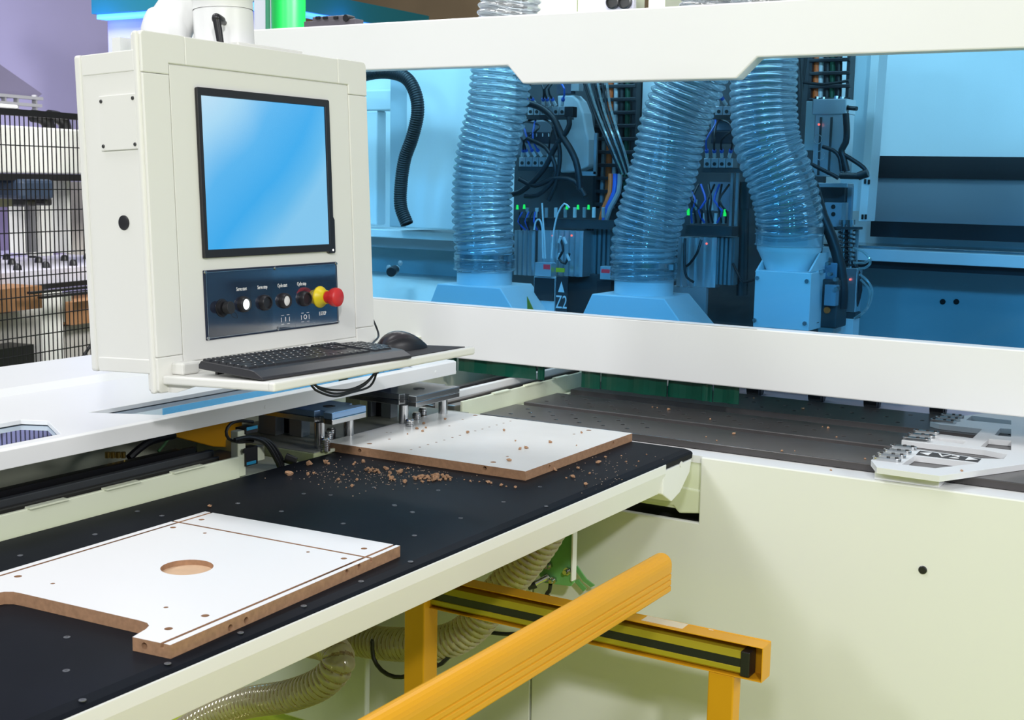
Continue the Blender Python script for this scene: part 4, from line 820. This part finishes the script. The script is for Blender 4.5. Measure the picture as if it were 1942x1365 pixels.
def manifold(t, x0, x1, y0, y1, n, y, tubes=True, seed=0):
    w_ = (x1-x0)/n; rd = random.Random(seed)
    m = rb('manifold_base', DGREY, x0-2, y1, x1+2, y1+8, y-.004, .05, t)
    for i in range(n):
        vb = rb('valve', ALU, x0+i*w_+.6, y0, x0+(i+1)*w_-.6, y1, y, .04, t, .001)
        q = F_(x0+(i+.5)*w_, (y0+y1)/2+2, y); MB().cyl((q.x, y, q.z), (q.x, y-.002, q.z), .0055, n=12).build('valve_port', DSTEEL, vb)
        q = F_(x0+(i+.5)*w_, y0-2, y-.005); d = Vector((rd.uniform(-.012, .012), -.012, .018))
        fi = MB().cyl(q, q+d, .0052, n=10).build('push_fitting', WHC, vb)
        MB().cyl(q+d*.8, q+d*1.15, .0060, n=10).build('release_ring', BLUEP, vb)
        if tubes: MB().tube([q+d, q+d*2.2+Vector((0, 0, .01)), q+d*2.0+Vector((rd.uniform(-.06, .04), .03, .06)), q+Vector((rd.uniform(-.10, .02), .05, .12))], .0032, n=6, step=.015).build('air_tube', rd.choice([CABLE, CABLE, BLUEP]), vb)
manifold(A1, 1000, 1072, 202, 218, 6, 3.62, seed=1)
manifold(A1, 984, 1046, 298, 316, 5, 3.60, seed=2)
rb('terminal_block', mat('terminal_dark', (.045, .05, .065), .5), 996, 250, 1042, 272, 3.60, .04, A1, .002)
for i in range(4): rb('terminal_mark', TXT, 1005+i*11.5, 253, 1007+i*11.5, 259, 3.598, .001, A1)
rb('sensor_box', BLACK, 1070, 202, 1086, 222, 3.60, .03, A1, .002)
for pts, r in (([(990, 196), (1010, 198), (1032, 208), (1050, 225), (1060, 245), (1068, 262), (1080, 280), (1092, 305), (1098, 335), (1100, 360)], .0105), ([(1078, 222), (1080, 235), (1074, 250), (1064, 262), (1050, 285), (1035, 315), (1010, 345), (985, 365), (960, 370)], .0085), ([(1000, 262), (1035, 280), (1052, 310), (1050, 340), (1020, 370), (995, 372)], .007), ([(1050, 240), (1062, 290), (1055, 345), (1040, 380)], .007), ([(985, 340), (1015, 352), (1050, 338), (1090, 344), (1110, 372)], .008)):
    MB().tube([F_(a, b_, 3.57) for a, b_ in pts], r, n=10, step=.02).build('thick_cable', CABLE, A1)
for i in range(6):
    MB().tube([F_(1105+i*9, 150, 3.63), F_(1122+i*7, 200, 3.62), F_(1140+i*6, 245, 3.60), F_(1160+i*5, 290, 3.60), F_(1178+i*3.5, 330, 3.62)], .004, n=8, step=.03).build('clear_air_tube', TUBE if i % 2 else CABLE, A1)
def ribbed(t, x0, x1, y0, y1, y, n, m_, dep=.08):
    a = F_(x0, (y0+y1)/2, y); b_ = F_(x1, (y0+y1)/2, y); k = F_((x0+x1)/2, y0, y).z; l = F_((x0+x1)/2, y1, y).z; w_ = (b_.x-a.x)/n
    pts = [(a.x, y+dep)]
    for i in range(n): pts += [(a.x+i*w_, y), (a.x+(i+.55)*w_, y), (a.x+(i+.58)*w_, y+.010), (a.x+(i+.97)*w_, y+.010)]
    pts += [(b_.x, y+dep)]
    return MB().prism(pts, 'z', l, k).build('ribbed_cylinder', m_, t)
ribbed(A1, 975, 1012, 437, 522, 3.60, 4, ALU); ribbed(A1, 1020, 1050, 437, 500, 3.58, 2, ALU, .05); ribbed(A1, 1052, 1103, 437, 524, 3.60, 5, ALU); ribbed(A1, 1108, 1160, 425, 540, 3.68, 6, mat('dark_rib', (.16, .22, .24), .5))
rb('fitting_rail', DGREY, 985, 415, 1165, 432, 3.63, .05, A1)
for i in range(9):
    q = F_(1000+i*18, 412, 3.60); MB().cyl(q, q+Vector((.002, -.004, .03)), .006, n=10).build('push_fitting', WHC if i % 2 else GREY, A1)
for a, b_ in ((981, 397), (994, 396), (1075, 397), (1096, 397), (1116, 397)):
    q = F_(a, b_, 3.56); MB().cyl(q, q+Vector((0, 0, .014)), .0048, .003, n=10).build('green_led', LEDG, A1)
for a, b_ in ((1048.5, 447), (1084, 446.5)): q = F_(a, b_, 3.56); MB().ball(q, .0035).build('red_led', LEDR, A1)
for i in range(7):
    rr = random.Random(i); a0 = 985+i*6
    MB().tube([F_(a0, 402, 3.58), F_(a0-4+rr.uniform(-6, 6), 420, 3.56), F_(a0+rr.uniform(-8, 8), 436, 3.58)], .0028, n=6, step=.02).build('blue_wire', BLUEP if i % 2 else CABLE, A1)
for pts in ([(1013, 436), (1016, 420), (1023, 416), (1028, 430), (1029, 460), (1030, 490)], [(1028, 385), (1030, 420), (1033, 460), (1034, 490)], [(1046, 490), (1050, 440), (1058, 405), (1070, 386), (1080, 394)]):
    MB().tube([F_(a, b_, 3.53) for a, b_ in pts], .0028, n=8, step=.015).build('white_air_tube', WHC, A1)
sb = rb('pressure_sensor', ALU, 1014, 498, 1045, 524, 3.53, .03, A1, .001)
q0 = F_(1031, 501, 3.53); q1 = F_(1043, 511, 3.53); MB().box(q0.x, q1.x, 3.528, 3.531, q1.z, q0.z).build('red_display', mat('red_display', (.25, .02, .03), .3, emit=(.8, .05, .08), estr=.5), sb)
sb = rb('pressure_sensor', ALU, 1138, 505, 1158, 530, 3.53, .03, A1, .001)
q0 = F_(1141, 510, 3.53); q1 = F_(1156, 518, 3.53); MB().box(q0.x, q1.x, 3.528, 3.531, q1.z, q0.z).build('red_display', mat('red_display', (1, 1, 1)), sb)
rb('sensor_stand', ALUP, 1012, 525, 1052, 600, 3.54, .05, A1, .001); rb('stand_label', BLACK, 1013, 527, 1050, 570, 3.535, .005, A1)
rb('sensor_stand', BLACK, 1131, 532, 1158, 575, 3.535, .05, A1, .001)
zp_ = rb('axis_plate', mat('axis_plate_black', (.02, .022, .028), .45), 1054, 525, 1076, 610, 3.54, .006, A1)
def wtext(s, px, py, size, y, par, sx=1.0):
    q = F_(px, py, y); X = Matrix(((1, 0, 0, q.x), (0, 0, -1, q.y), (0, 1, 0, q.z), (0, 0, 0, 1))); text('marking', s, size, X @ Matrix.Diagonal((sx, 1, 1, 1)), TXT, par, local=False)
wtext('Z2', 1064.5, 574, .058, 3.538, A1, .62)
q = F_(1064.5, 546, 3.538); MB().prism([(q.x-.011, q.z-.013), (q.x+.011, q.z-.013), (q.x, q.z+.020)], 'y', 3.5375, 3.5385).build('marking', TXT, A1)
wtext('+', 1064.5, 547, .016, 3.5365, A1)
MATS['yellow_tag'] = mat('yellow_tag', (.75, .62, .02), .5); rb('yellow_tag', MATS['yellow_tag'], 1054, 508, 1070, 516, 3.555, .004, A1)
for i, (a, b_) in enumerate(((1060, 460), (1074, 462), (1058, 492), (1080, 494))): q = F_(a, b_, 3.555); MB().cyl(q, q+Vector((.008*(-1)**i, -.004, .02)), .0045, n=8).build('push_fitting', WHC, A1)
MB().tube([F_(1064, 455, 3.56), F_(1068, 475, 3.55), F_(1060, 490, 3.55), F_(1072, 500, 3.55), F_(1080, 480, 3.56)], .004, n=8, step=.015).build('thin_cable', CABLE, A1)
# energy chains
def chain(t_lab, x0, x1, y0, y1, y, cols):
    t = thing('cable_chain', F_((x0+x1)/2, y1, y), t_lab, 'cable chain', 'energy chains')
    for px_ in (x0, x1-6): rb('side_band', BLACK, px_, y0, px_+6, y1, y, .05, t)
    k = 0; yy = y0
    while yy < y1: rb('cross_link', BLACK, x0, yy, x1, yy+7, y-.004, .012, t, .002); yy += 25
    for i, (px_, w_, mm) in enumerate(cols): MB().tube([F_(px_, y0, y+.025), F_(px_-1, (y0+y1)/2, y+.025), F_(px_-(y1-y0)*.02, y1, y+.025)], w_, n=10, step=.1).build('cable', mm, t)
    return t
chain('black energy chain with orange cable between leftmost and middle hoses', 1128, 1205, 60, 395, 3.76, [(1158, .010, ORC), (1169, .0075, WHC), (1147, .007, GREY), (1180, .012, CABLE), (1191, .009, mat('dark_green_cable', (.01, .10, .05), .5)), (1139, .007, CABLE)])
chain('black energy chain with orange cable above the pneumatic cylinder at right', 1534, 1612, 60, 190, 3.74, [(1549, .010, ORC), (1558, .007, WHC), (1570, .010, CABLE), (1580, .008, mat('dark_green_cable', (.01, .10, .05), .5)), (1592, .010, CABLE)])
A1c = [(1150, 395), (1148, 420), (1135, 440)]
for i, mm in enumerate((ORC, BLUEP, GREY)): MB().tube([F_(1158+i*9, 330, 3.68), F_(1157+i*8, 365, 3.67), F_(1145+i*6, 395, 3.66), F_(1138+i*5, 425, 3.66)], .008, n=8, step=.03).build('drooping_cable', mm, A1)
rb('upright_strip', PALE, 1218, 60, 1252, 330, 3.80, .03, back)
A2 = head('drilling head with valves and green lamps between middle and rightmost hoses', 1290, 1420, 3.62)
rb('back_plate', DGREY, 1262, 60, 1560, 650, 3.88, .03, A2)
manifold(A2, 1356, 1400, 201, 218, 3, 3.62, seed=4)
rb('cover', mat('slate_cover', (.16, .24, .33), .5), 1348, 226, 1396, 248, 3.63, .05, A2, .003)
rb('terminal_block', mat('terminal_dark', (1, 1, 1)), 1348, 249, 1396, 272, 3.60, .04, A2, .002)
manifold(A2, 1334, 1390, 300, 318, 4, 3.60, seed=5)
rb('shelf', DGREY, 1330, 320, 1410, 327, 3.59, .06, A2)
rb('slate_panel', mat('slate_cover', (1, 1, 1)), 1345, 345, 1384, 400, 3.70, .02, A2)
for a in (1384, 1394): rb('guide_rod', ALU, a, 328, a+5, 430, 3.64, .01, A2)
p0 = F_(1412, 345, 3.68); p1 = F_(1410, 395, 3.68); p2 = F_(1407, 560, 3.68)
MB().cyl(p0, p1, .024).cyl(p1, p2, .017).build('piston', DSTEEL, A2)
rb('fitting_rail', DGREY, 1300, 428, 1388, 446, 3.60, .05, A2)
for i, a in enumerate((1312, 1334, 1356, 1372, 1318, 1350, 1364, 1342)): q = F_(a, 424-(i//4)*26, 3.59); MB().cyl(q, q+Vector((.003*(-1)**i, -.004, .03)), .0055, n=10).build('push_fitting', WHC if i % 3 else GREY, A2)
for a, b_ in ((1305, 402), (1374.5, 404)): q = F_(a, b_+6, 3.56); MB().cyl(q, q+Vector((0, 0, .020)), .0050, .0035, n=10).build('green_led', LEDG, A2)
for i in range(9):
    rr = random.Random(40+i); a0 = 1312+i*8
    MB().tube([F_(a0, 422, 3.58), F_(a0+rr.uniform(-12, 12), 400, 3.56), F_(a0+rr.uniform(-16, 10), 380, 3.57), F_(a0+rr.uniform(-10, 14), 350, 3.62)], .0034, n=6, step=.02).build('air_tube', BLUEP if i % 3 == 0 else CABLE, A2)
ribbed(A2, 1284, 1322, 450, 545, 3.60, 3, ALU); ribbed(A2, 1324, 1356, 450, 545, 3.60, 2, ALU, .05); ribbed(A2, 1358, 1390, 450, 540, 3.62, 4, mat('dark_rib', (1, 1, 1)))
q = F_(1340, 462, 3.56); MB().ball(q, .0035).build('red_led', LEDR, A2)
MB().tube([F_(1330, 455, 3.57), F_(1322, 480, 3.56), F_(1308, 500, 3.57), F_(1300, 505, 3.58)], .004, n=8, step=.02).tube([F_(1299, 452, 3.57), F_(1298, 500, 3.56), F_(1302, 525, 3.56), F_(1316, 535, 3.57)], .004, n=8, step=.02).build('thin_cable', CABLE, A2)
rb('grey_side_plate', GREY, 1276, 543, 1338, 612, 3.60, .02, A2, .002)
MB().tube([F_(1390, 500, 3.62), F_(1400, 520, 3.60), F_(1410, 535, 3.60), F_(1430, 530, 3.62)], .004, n=8, step=.02).build('thin_cable', CABLE, A2)
# pneumatic cylinder and slide at right
pc = thing('pneumatic_cylinder', F_(1570, 260, 3.66), 'square aluminium pneumatic cylinder with black hoses right of the dust hose', 'pneumatic cylinder')
rb('barrel', ALU, 1542, 215, 1602, 335, 3.62, .08, pc, .004); rb('end_head', ALU, 1540, 187, 1605, 217, 3.615, .09, pc, .003)
for a in (1552, 1572): rb('groove', DGREY, a, 222, a+4, 332, 3.617, .004, pc)
for a, b_ in ((1549, 183), (1561, 184), (1586, 182), (1597, 183)): q = F_(a, b_, 3.64); MB().cyl(q-Vector((0, 0, .012)), q, .006, n=6).build('tie_rod_nut', STEEL, pc)
rb('side_bracket', mat('bracket_paint', (.50, .62, .66), .45), 1527, 192, 1545, 285, 3.66, .02, pc, .001)
q = F_(1553, 236, 3.605); MB().ball(q, .0035).build('red_led', LEDR, pc)
MB().cyl(F_(1604, 204, 3.63), F_(1625, 206, 3.62), .006).cyl(F_(1601, 207, 3.63), F_(1608, 207, 3.63), .012).build('elbow_fitting', DSTEEL, pc)
for pts, r in (([(1604, 215), (1606, 250), (1604, 270), (1596, 285), (1600, 300), (1606, 325)], .009), ([(1560, 278), (1580, 285), (1592, 298), (1596, 325)], .0055), ([(1598, 292), (1620, 305), (1638, 318), (1645, 330)], .006), ([(1540, 312), (1560, 322), (1580, 332), (1590, 338)], .0055)):
    MB().tube([F_(a, b_, 3.58) for a, b_ in pts], r, n=10, step=.015).build('air_hose', CABLE, pc)
MB().cyl(F_(1594, 333, 3.58), F_(1632, 334, 3.57), .009, n=14).build('flow_valve', DSTEEL, pc)
MB().cyl(F_(1628, 334, 3.57), F_(1646, 328, 3.57), .0115, n=14).build('valve_elbow', CABLE, pc)
for a, b_ in ((1551, 264), (1556, 295)): MB().tube([F_(a+8*math.cos(t), b_+9*math.sin(t), 3.59) for t in [k*.7 for k in range(10)]], .0012, n=6).build('coiled_wire', GREY, pc)
sl = thing('spring_slide', F_(1600, 450, 3.6), 'spring loaded slide with two coil springs beside the dust box', 'spring slide')
rb('slide_head', DGREY, 1548, 352, 1600, 436, 3.68, .05, sl); rb('top_bracket', ALU, 1550, 347, 1607, 355, 3.60, .06, sl, .001); rb('drilled_plate', mat('drilled_plate', (.25, .32, .38), .4), 1563, 384, 1597, 430, 3.60, .02, sl, .001); rb('plate_edge', ALU, 1596, 384, 1604, 430, 3.598, .02, sl)
for a, b_ in ((1580.5, 392), (1580.5, 406)): q = F_(a, b_, 3.60); MB().cyl((q.x, 3.601, q.z), (q.x, 3.598, q.z), .006).build('hole', HOLE, sl)
rb('rear_plate', mat('drilled_plate', (1, 1, 1)), 1606, 352, 1614, 420, 3.70, .02, sl)
for a in (1599.5, 1613):
    MB().cyl(F_(a, 418, 3.58), F_(a-.5, 508, 3.58), .0075, n=12).cyl(F_(a, 417, 3.58), F_(a, 426, 3.58), .0125, n=12).build('rod', STEEL, sl)
    c0 = F_(a, 436, 3.58); c1 = F_(a-.5, 505, 3.58); N = 90
    MB().tube([c0.lerp(c1, k/N)+Vector((.0125*math.cos(k*2*math.pi/11), .0125*math.sin(k*2*math.pi/11), 0)) for k in range(N+1)], .0022, n=6).build('coil_spring', DSTEEL, sl)
rb('clamp_plate', DGREY, 1586, 430, 1626, 435, 3.56, .05, sl); rb('side_rail', ALU, 1587, 436, 1592, 500, 3.60, .01, sl); rb('side_rail', ALU, 1620, 436, 1626, 500, 3.60, .01, sl)
rb('small_cylinder', ALU, 1602, 508, 1624, 592, 3.56, .05, sl, .002); rb('mount_block', DGREY, 1590, 592, 1622, 604, 3.56, .05, sl); rb('white_foot', HOODP, 1580, 604, 1617, 650, 3.55, .06, sl, .001)
q = F_(1612, 530, 3.555); MB().ball(q, .003).build('red_led', LEDR, sl)
for pts in ([(1618, 470), (1635, 476), (1648, 488), (1650, 500), (1640, 508), (1625, 510)], [(1618, 498), (1640, 498), (1652, 490)], [(1630, 520), (1645, 532), (1654, 550), (1650, 575), (1638, 592), (1620, 604)], [(1632, 530), (1646, 545), (1650, 560), (1646, 580)]):
    MB().tube([F_(a, b_, 3.54) for a, b_ in pts], .0035, n=8, step=.01).build('clear_loop', TUBE, sl)
MB().tube([F_(a, b_, 3.46) for a, b_ in ((1500, 60), (1508, 110), (1512, 180), (1508, 240), (1515, 290), (1530, 320), (1545, 360), (1560, 410), (1577, 450), (1592, 500), (1598, 550), (1596, 585))], .0150, n=14, step=.03).build('thick_hose', CABLE, label='thick black smooth hose running down beside the rightmost dust hose', cat='hose')
MB().tube([F_(a, b_, 3.60) for a, b_ in ((1520, 60), (1514, 130), (1504, 200), (1500, 260))], .022, n=14, step=.03).build('thick_hose', CABLE, label='thick black hose behind upper part of the rightmost dust hose', cat='hose')
MB().tube([F_(a, b_, 3.58) for a, b_ in ((1618, 495), (1627, 520), (1630, 550), (1622, 580))], .008, n=10, step=.02).build('thick_hose', CABLE, label='short black hose curving right of the small cylinder', cat='hose')
MB().tube([F_(a, b_, 3.58) for a, b_ in ((1515, 155), (1560, 160), (1610, 153))], .004, n=8, step=.05).build('thin_hose', CABLE, label='thin black hose crossing the energy chain at right', cat='hose')
mc = thing('mechanism_block', F_(1565, 560, 3.4), 'dark drilling mechanism with bolts right of the white dust box', 'mechanism')
rb('side_cheek', HOODP, 1537, 512, 1549, 618, 3.38, .01, mc); rb('body', DGREY, 1548, 530, 1588, 622, 3.42, .09, mc, .004); rb('upper_body', mat('slate_cover', (1, 1, 1)), 1556, 498, 1586, 560, 3.44, .05, mc, .003)
rb('face_block', mat('drilled_plate', (1, 1, 1)), 1563, 540, 1585, 580, 3.40, .03, mc, .002); rb('bracket_ear', GREY, 1538, 488, 1580, 512, 3.50, .02, mc, .002)
for a, b_ in ((1541, 523), (1545, 612), (1568, 500), (1583, 530), (1585, 548), (1558, 515), (1572, 520)): q = F_(a, b_, 3.385); MB().cyl(q, q+Vector((0, .02, 0)), .0055, n=8).build('bolt', STEEL, mc)
q = F_(1568, 588, 3.415); MB().cyl(q, q+Vector((0, .006, 0)), .009, n=14).build('orange_cap', ORC, mc)
# ribbed black hose in the left bay
hose('corrugated_conduit', [F_(a, b_, 3.80) for a, b_ in ((640, 165), (690, 142), (735, 137), (770, 148), (788, 178), (792, 215), (782, 260), (768, 300), (761, 345), (760, 390), (772, 425))], .024, .003, .008, [CABLE, CABLE], sub=6, label='black corrugated conduit curving down in the left bay', cat='conduit')
# unseen fluorescent batten added under the front beam to light hoses and interior
lm = thing('added_hood_lamp', (-1.6, 3.28, 1.95), 'unseen fluorescent batten added under the hood top to light the inside', 'lamp')
MB().box(-2.6, -.6, 3.22, 3.27, 1.93, 1.96).build('housing', WHITE, lm); MB().cyl((-2.58, 3.245, 1.915), (-.62, 3.245, 1.915), .013).build('tube', mat('lit_tube', (1, 1, 1), .5, emit=(.95, .98, 1), estr=7), lm)
# ================================================================== ABOVE THE BEAM
cb1 = thing('switch_cabinet', F_(1080, 10, 3.75), 'cream switch cabinets with round gauges above the machine beam', 'switch cabinet')
rb('cabinet', CREAM, 1000, -60, 1094, 34, 3.78, .3, cb1, .003); rb('cabinet', CREAM, 1096, -60, 1146, 34, 3.78, .3, cb1, .003); rb('gauge_plate', mat('pale_lilac_plate', (.66, .64, .74), .4), 1142, -40, 1202, 32, 3.70, .02, cb1, .003)
for a in (1164, 1187):
    q = F_(a, 4, 3.70); MB().lathe((q.x, 3.70, q.z), (0, -1, 0), [(0, .022), (.012, .022), (.014, .018), (.006, .017), (.006, 0)]).build('gauge', DSTEEL, cb1)
rb('cabinet', CREAM, 1230, -60, 1262, 30, 3.78, .2, cb1, .003)
hb = thing('connector_block', F_(625, 40, 3.2), 'dark grey connector block standing on the machine beam', 'connector block')
rb('base', mat('connector_grey', (.11, .10, .12), .5), 576, 38, 674, 50, 3.11, .04, hb, .002)
rb('plug_row', mat('connector_grey', (1, 1, 1)), 592, 30, 658, 40, 3.11, .04, hb, .003)
for a in (602, 616, 636): rb('socket', BLACK, a-4, 31, a+4, 36, 3.106, .005, hb)
p = F_(655, 34, 3.105); MB().cyl(p, p+Vector((.0, .03, 0)), .010).build('socket', BLACK, hb)
def pole(px, w_, y, m_, lab):
    q = F_(px, 30, y); MB().cyl((q.x, y, 0), (q.x, y, 3.4), w_, n=24).build('upright_pole', m_, label=lab, cat='pole', group='poles behind the console arm')
pole(547, .082, 4.9, mat('bright_green', (.01, .48, .08), .35), 'thick bright green pole behind the machine beam')
pole(508, .012, 5.0, mat('deep_green', (.04, .28, .16), .5), 'thin dark green pole left of the bright green one')
rb('partition_panel', mat('partition_white', (.50, .52, .58), .5), 482, -60, 521, 120, 5.1, .02, label='pale partition panel behind the console arm', cat='panel')
# teal booth fascia with blue light strips
fa = thing('booth_fascia', (-6, 8, 2.6), 'teal booth header with glowing blue light strip below it', 'fascia')
TEAL = mat('teal_paint', (.004, .15, .20), .5); BLED = mat('blue_light_strip', (.1, .3, 1), .5, emit=(.06, .28, 1), estr=2.5)
a = at(574, 17, 'x', -6); b_ = at(780, 38, 'x', -6)
MB().box(-6.15, -6, 6.4, 8.6, 2.665, 2.80).build('header_board', TEAL, fa); MB().box(-6.12, -6.02, 6.4, 8.6, 2.640, 2.663).build('light_strip', BLED, fa)
q0 = F_(184, 28, 6.8); q1 = F_(420, 30, 6.8)
MB().box(q0.x, -6.0, 6.75, 6.9, q0.z, q0.z+.13).build('header_board', TEAL, fa); MB().box(q0.x+.02, -6.02, 6.78, 6.87, q0.z-.035, q0.z-.002).build('light_strip', BLED, fa)
MB().box(q0.x, -6.15, 6.90, 7.0, 0, q0.z).build('booth_wall', mat('booth_wall', (.44, .42, .58), .6), fa)
for l_, e in (((q0.x+.1, 6.6, q0.z-.15), 9), ((-5.9, 7.5, 2.6), 2)):
    pl_ = bpy.data.lights.new('strip_glow', 'POINT'); pl_.energy = e; pl_.color = (.15, .25, 1); pl_.shadow_soft_size = .1
    po = bpy.data.objects.new('strip_glow', pl_); COL.objects.link(po); po.location = l_
# ================================================================== NEIGHBOURING STAND BEYOND THE COVER (behind wire fence, seen at left)
FA = .157; FD = Vector((-math.sin(FA), math.cos(FA), 0)); FN = Vector((math.cos(FA), math.sin(FA), 0))
rr_ = fw*F+R2*(90-CX)-U2*(400-CY); FP = EYE+rr_/F*4.9; FP.z = 0
def fpt(px, py, k):
    d = fw*F+R2*(px-CX)-U2*(py-CY); o = FP-FN*k; t = (o-EYE).dot(FN)/d.dot(FN); q = EYE+d*t; return (q-FP).dot(FD), q.z
FM = Matrix((FD, -FN, Vector((0, 0, 1)))).transposed().to_4x4(); FM.translation = FP   # local x along fence, y away from us, z up
def fb_(name, m_, a, b_, c_, d, k, dep, parent=None, bev=0, **kw):
    p = fpt(a, (b_+d)/2, k); q = fpt(c_, (b_+d)/2, k); t = fpt((a+c_)/2, b_, k); l = fpt((a+c_)/2, d, k)
    mb = MB().box(p[0], q[0], k, k+dep, l[1], t[1])
    if parent: return mb.build(name, m_, parent, bev, local=True, **kw)
    mb.v = [tuple(FM @ Vector(v_)) for v_ in mb.v]; return mb.build(name, m_, None, bev, **kw)
fe = thing('wire_fence', FP, 'tall black wire mesh fence behind the white cover at far left', 'fence', M=FM)
x0 = fpt(-60, 400, 0)[0]; x1 = fpt(330, 400, 0)[0]; zt = fpt(90, 221, 0)[1]
m = MB(); n_w = int((x1-x0)/.0235)
for i in range(n_w): m.box(x0+i*.0235, x0+i*.0235+.0032, -.0016, .0016, .05, zt)
for py in (280, 361, 400, 441, 481, 523, 560, 598, 634, 668, 705):
    z = fpt(90, py-2, 0)[1]; m.box(x0, x1, -.005, -.001, z-.002, z+.002)
m.build('wire_mesh', BLACK, fe, local=True)
MB().box(x0, x1, -.02, .02, zt-.005, zt+.018).build('top_rail', BLACK, fe, local=True)
MB().box(x0, x0+.05, -.025, .025, 0, zt+.02).build('post', BLACK, fe, local=True)
g2 = thing('gantry_machine', FP-FN*1.5, 'blurred white gantry beam with dark motor behind the wire fence', 'machine', M=FM)
BGW = mat('bg_white', (.84, .84, .80), .5); BGG = mat('bg_grey', (.40, .40, .42), .5); BGL = mat('bg_lilac', (.36, .30, .55), .5)
fb_('beam', BGW, -60, 245, 330, 330, 1.5, .3, g2, .01); fb_('underside', BLACK, -60, 331, 330, 343, 1.45, .3, g2)
fb_('motor', mat('bg_motor', (.03, .05, .09), .5), 42, 340, 104, 378, 1.4, .3, g2, .02); fb_('motor_foot', DSTEEL, 50, 376, 70, 392, 1.45, .1, g2, .01); fb_('motor_foot', DSTEEL, 86, 376, 100, 390, 1.45, .1, g2, .01)
fb_('olive_sheet', mat('olive_sheet', (.22, .22, .12), .6), -60, 345, 125, 392, 1.9, .05, g2)
fb_('upright', BGW, 45, 392, 66, 480, 1.7, .1, g2); fb_('upright', mat('bg_darkgrey', (.15, .15, .16), .5), 58, 392, 68, 478, 1.66, .05, g2); fb_('upright', BGW, 76, 385, 100, 485, 1.7, .1, g2); fb_('upright', BGW, 125, 340, 135, 480, 1.7, .1, g2)
fb_('lilac_sheet', BGL, -60, 392, 45, 476, 2.1, .03, g2); fb_('lilac_sheet', BGL, 100, 340, 124, 485, 2.1, .03, g2)
fb_('beige_sheet', mat('bg_beige', (.45, .42, .38), .6), 130, 345, 330, 482, 2.2, .03, g2)
t2 = thing('vacuum_table', FP-FN*1.2, 'blurred pale vacuum table with dark round suction cups behind the fence', 'table', M=FM)
mb = MB(); p = fpt(90, 530, 1.2); xa = fpt(-60, 500, 1.2)[0]; xb = fpt(330, 500, 1.2)[0]
mb.box(xa, xb, 1.2, 2.0, p[1]-.02, p[1]+.05).build('table_top', mat('bg_lilacwhite', (.62, .60, .68), .5), t2, local=True)
mb2 = MB().box(xa, xb, 1.18, 1.22, p[1]-.045, p[1]-.02).build('dark_rail', BLACK, t2, local=True)
for a, b_, k in ((12, 476, 1.9), (62, 475, 1.9), (22, 487, 1.6), (73, 486, 1.6), (122, 484, 1.6), (165, 483, 1.6), (33, 501, 1.3), (87, 500, 1.3), (139, 497, 1.3)):
    q = fpt(a, b_+5, k); MB().lathe((q[0], k, p[1]+.05), (0, 0, 1), [(0, .022), (.02, .020), (.032, .012), (.034, 0)], n=16).build('suction_cup', BLACK, t2, local=True)
WOOD = mat('bg_wood', (.40, .20, .09), .6, noise_amt=.2, nscale=6)
fb_('timber_beam', WOOD, -60, 548, 80, 592, 1.0, .3, label='brown timber beam on white stand behind fence, leftmost', cat='timber', group='timber beams behind the fence'); fb_('timber_beam', WOOD, 138, 562, 330, 603, 1.05, .3, label='brown timber beam behind fence, partly hidden by console', cat='timber', group='timber beams behind the fence')
s2 = thing('support_stand', FP-FN*1.1, 'blurred pale stand with uprights carrying the timber beams', 'stand', M=FM)
fb_('upright', BGW, 80, 552, 120, 720, 1.1, .12, s2); fb_('front_sheet', mat('bg_greywhite', (.52, .50, .47), .6), -60, 594, 78, 662, 1.15, .1, s2); fb_('front_sheet', mat('bg_greywhite', (1, 1, 1)), 122, 604, 330, 676, 1.15, .1, s2)
fb_('green_grey_post', mat('bg_olive', (.28, .30, .26), .6), 121, 556, 136, 610, 1.1, .1, s2); fb_('dark_plinth', BLACK, -60, 662, 66, 760, 1.0, .3, s2); fb_('dark_plinth', BLACK, 137, 678, 330, 760, 1.0, .3, s2)
fb_('rail_frame', BLACK, 60, 540, 330, 544, .9, .03, s2); fb_('rail_frame', BLACK, 80, 549, 330, 553, .9, .03, s2)
q = fpt(152, 684, .95); q2 = fpt(182, 640, .95); MB().cyl((q[0], .95, q[1]), (q2[0], .95, q2[1]), .008, n=8).build('diagonal_bar', BLACK, s2, local=True)
cc_ = thing('cable_carrier', FP-FN*1.6, 'two black curved cable carriers on top of the white gantry beam', 'cable carrier', M=FM)
for a in (66, 97):
    pts = [fpt(a-4, 220, 1.6), fpt(a+10, 222, 1.6), fpt(a+24, 232, 1.6), fpt(a+27, 248, 1.6)]
    MB().tube([(s_[0], 1.6, s_[1]) for s_ in pts], .035, n=10, step=.03).build('carrier', BLACK, cc_, local=True)
fb_('cover', BLACK, 62, 215, 115, 222, 1.55, .1, cc_)
aw = thing('slatted_canopy', FP-FN*2.2, 'blurred lilac grey sloping slatted canopy at far left edge', 'canopy', M=FM)
LG = mat('bg_canopy', (.20, .18, .28), .6)
pts = [fpt(-60, 60, 2.2), fpt(0, 122, 2.2), fpt(80, 178, 2.2), fpt(70, 186, 2.2), fpt(-60, 186, 2.2)]
MB().prism([(a, b_) for a, b_ in pts], 'y', 2.2, 2.9).build('roof_sheet', LG, aw, local=True)
fb_('lath', BGG, -60, 178, 82, 184, 2.15, .04, aw); fb_('lath', BGG, -60, 192, 80, 198, 2.15, .04, aw)
for a in (10, 33, 68): fb_('strut', BGG, a, 180, a+3, 212, 2.16, .03, aw)
fl = thing('spot_lamp', FP-FN*1.9, 'small cream spot lamps under the lilac canopy', 'lamp', M=FM)
fb_('lamp_head', BGW, 4, 198, 36, 205, 1.9, .06, fl, .01); fb_('lamp_body', BLACK, 18, 203, 34, 209, 1.92, .04, fl, .005)
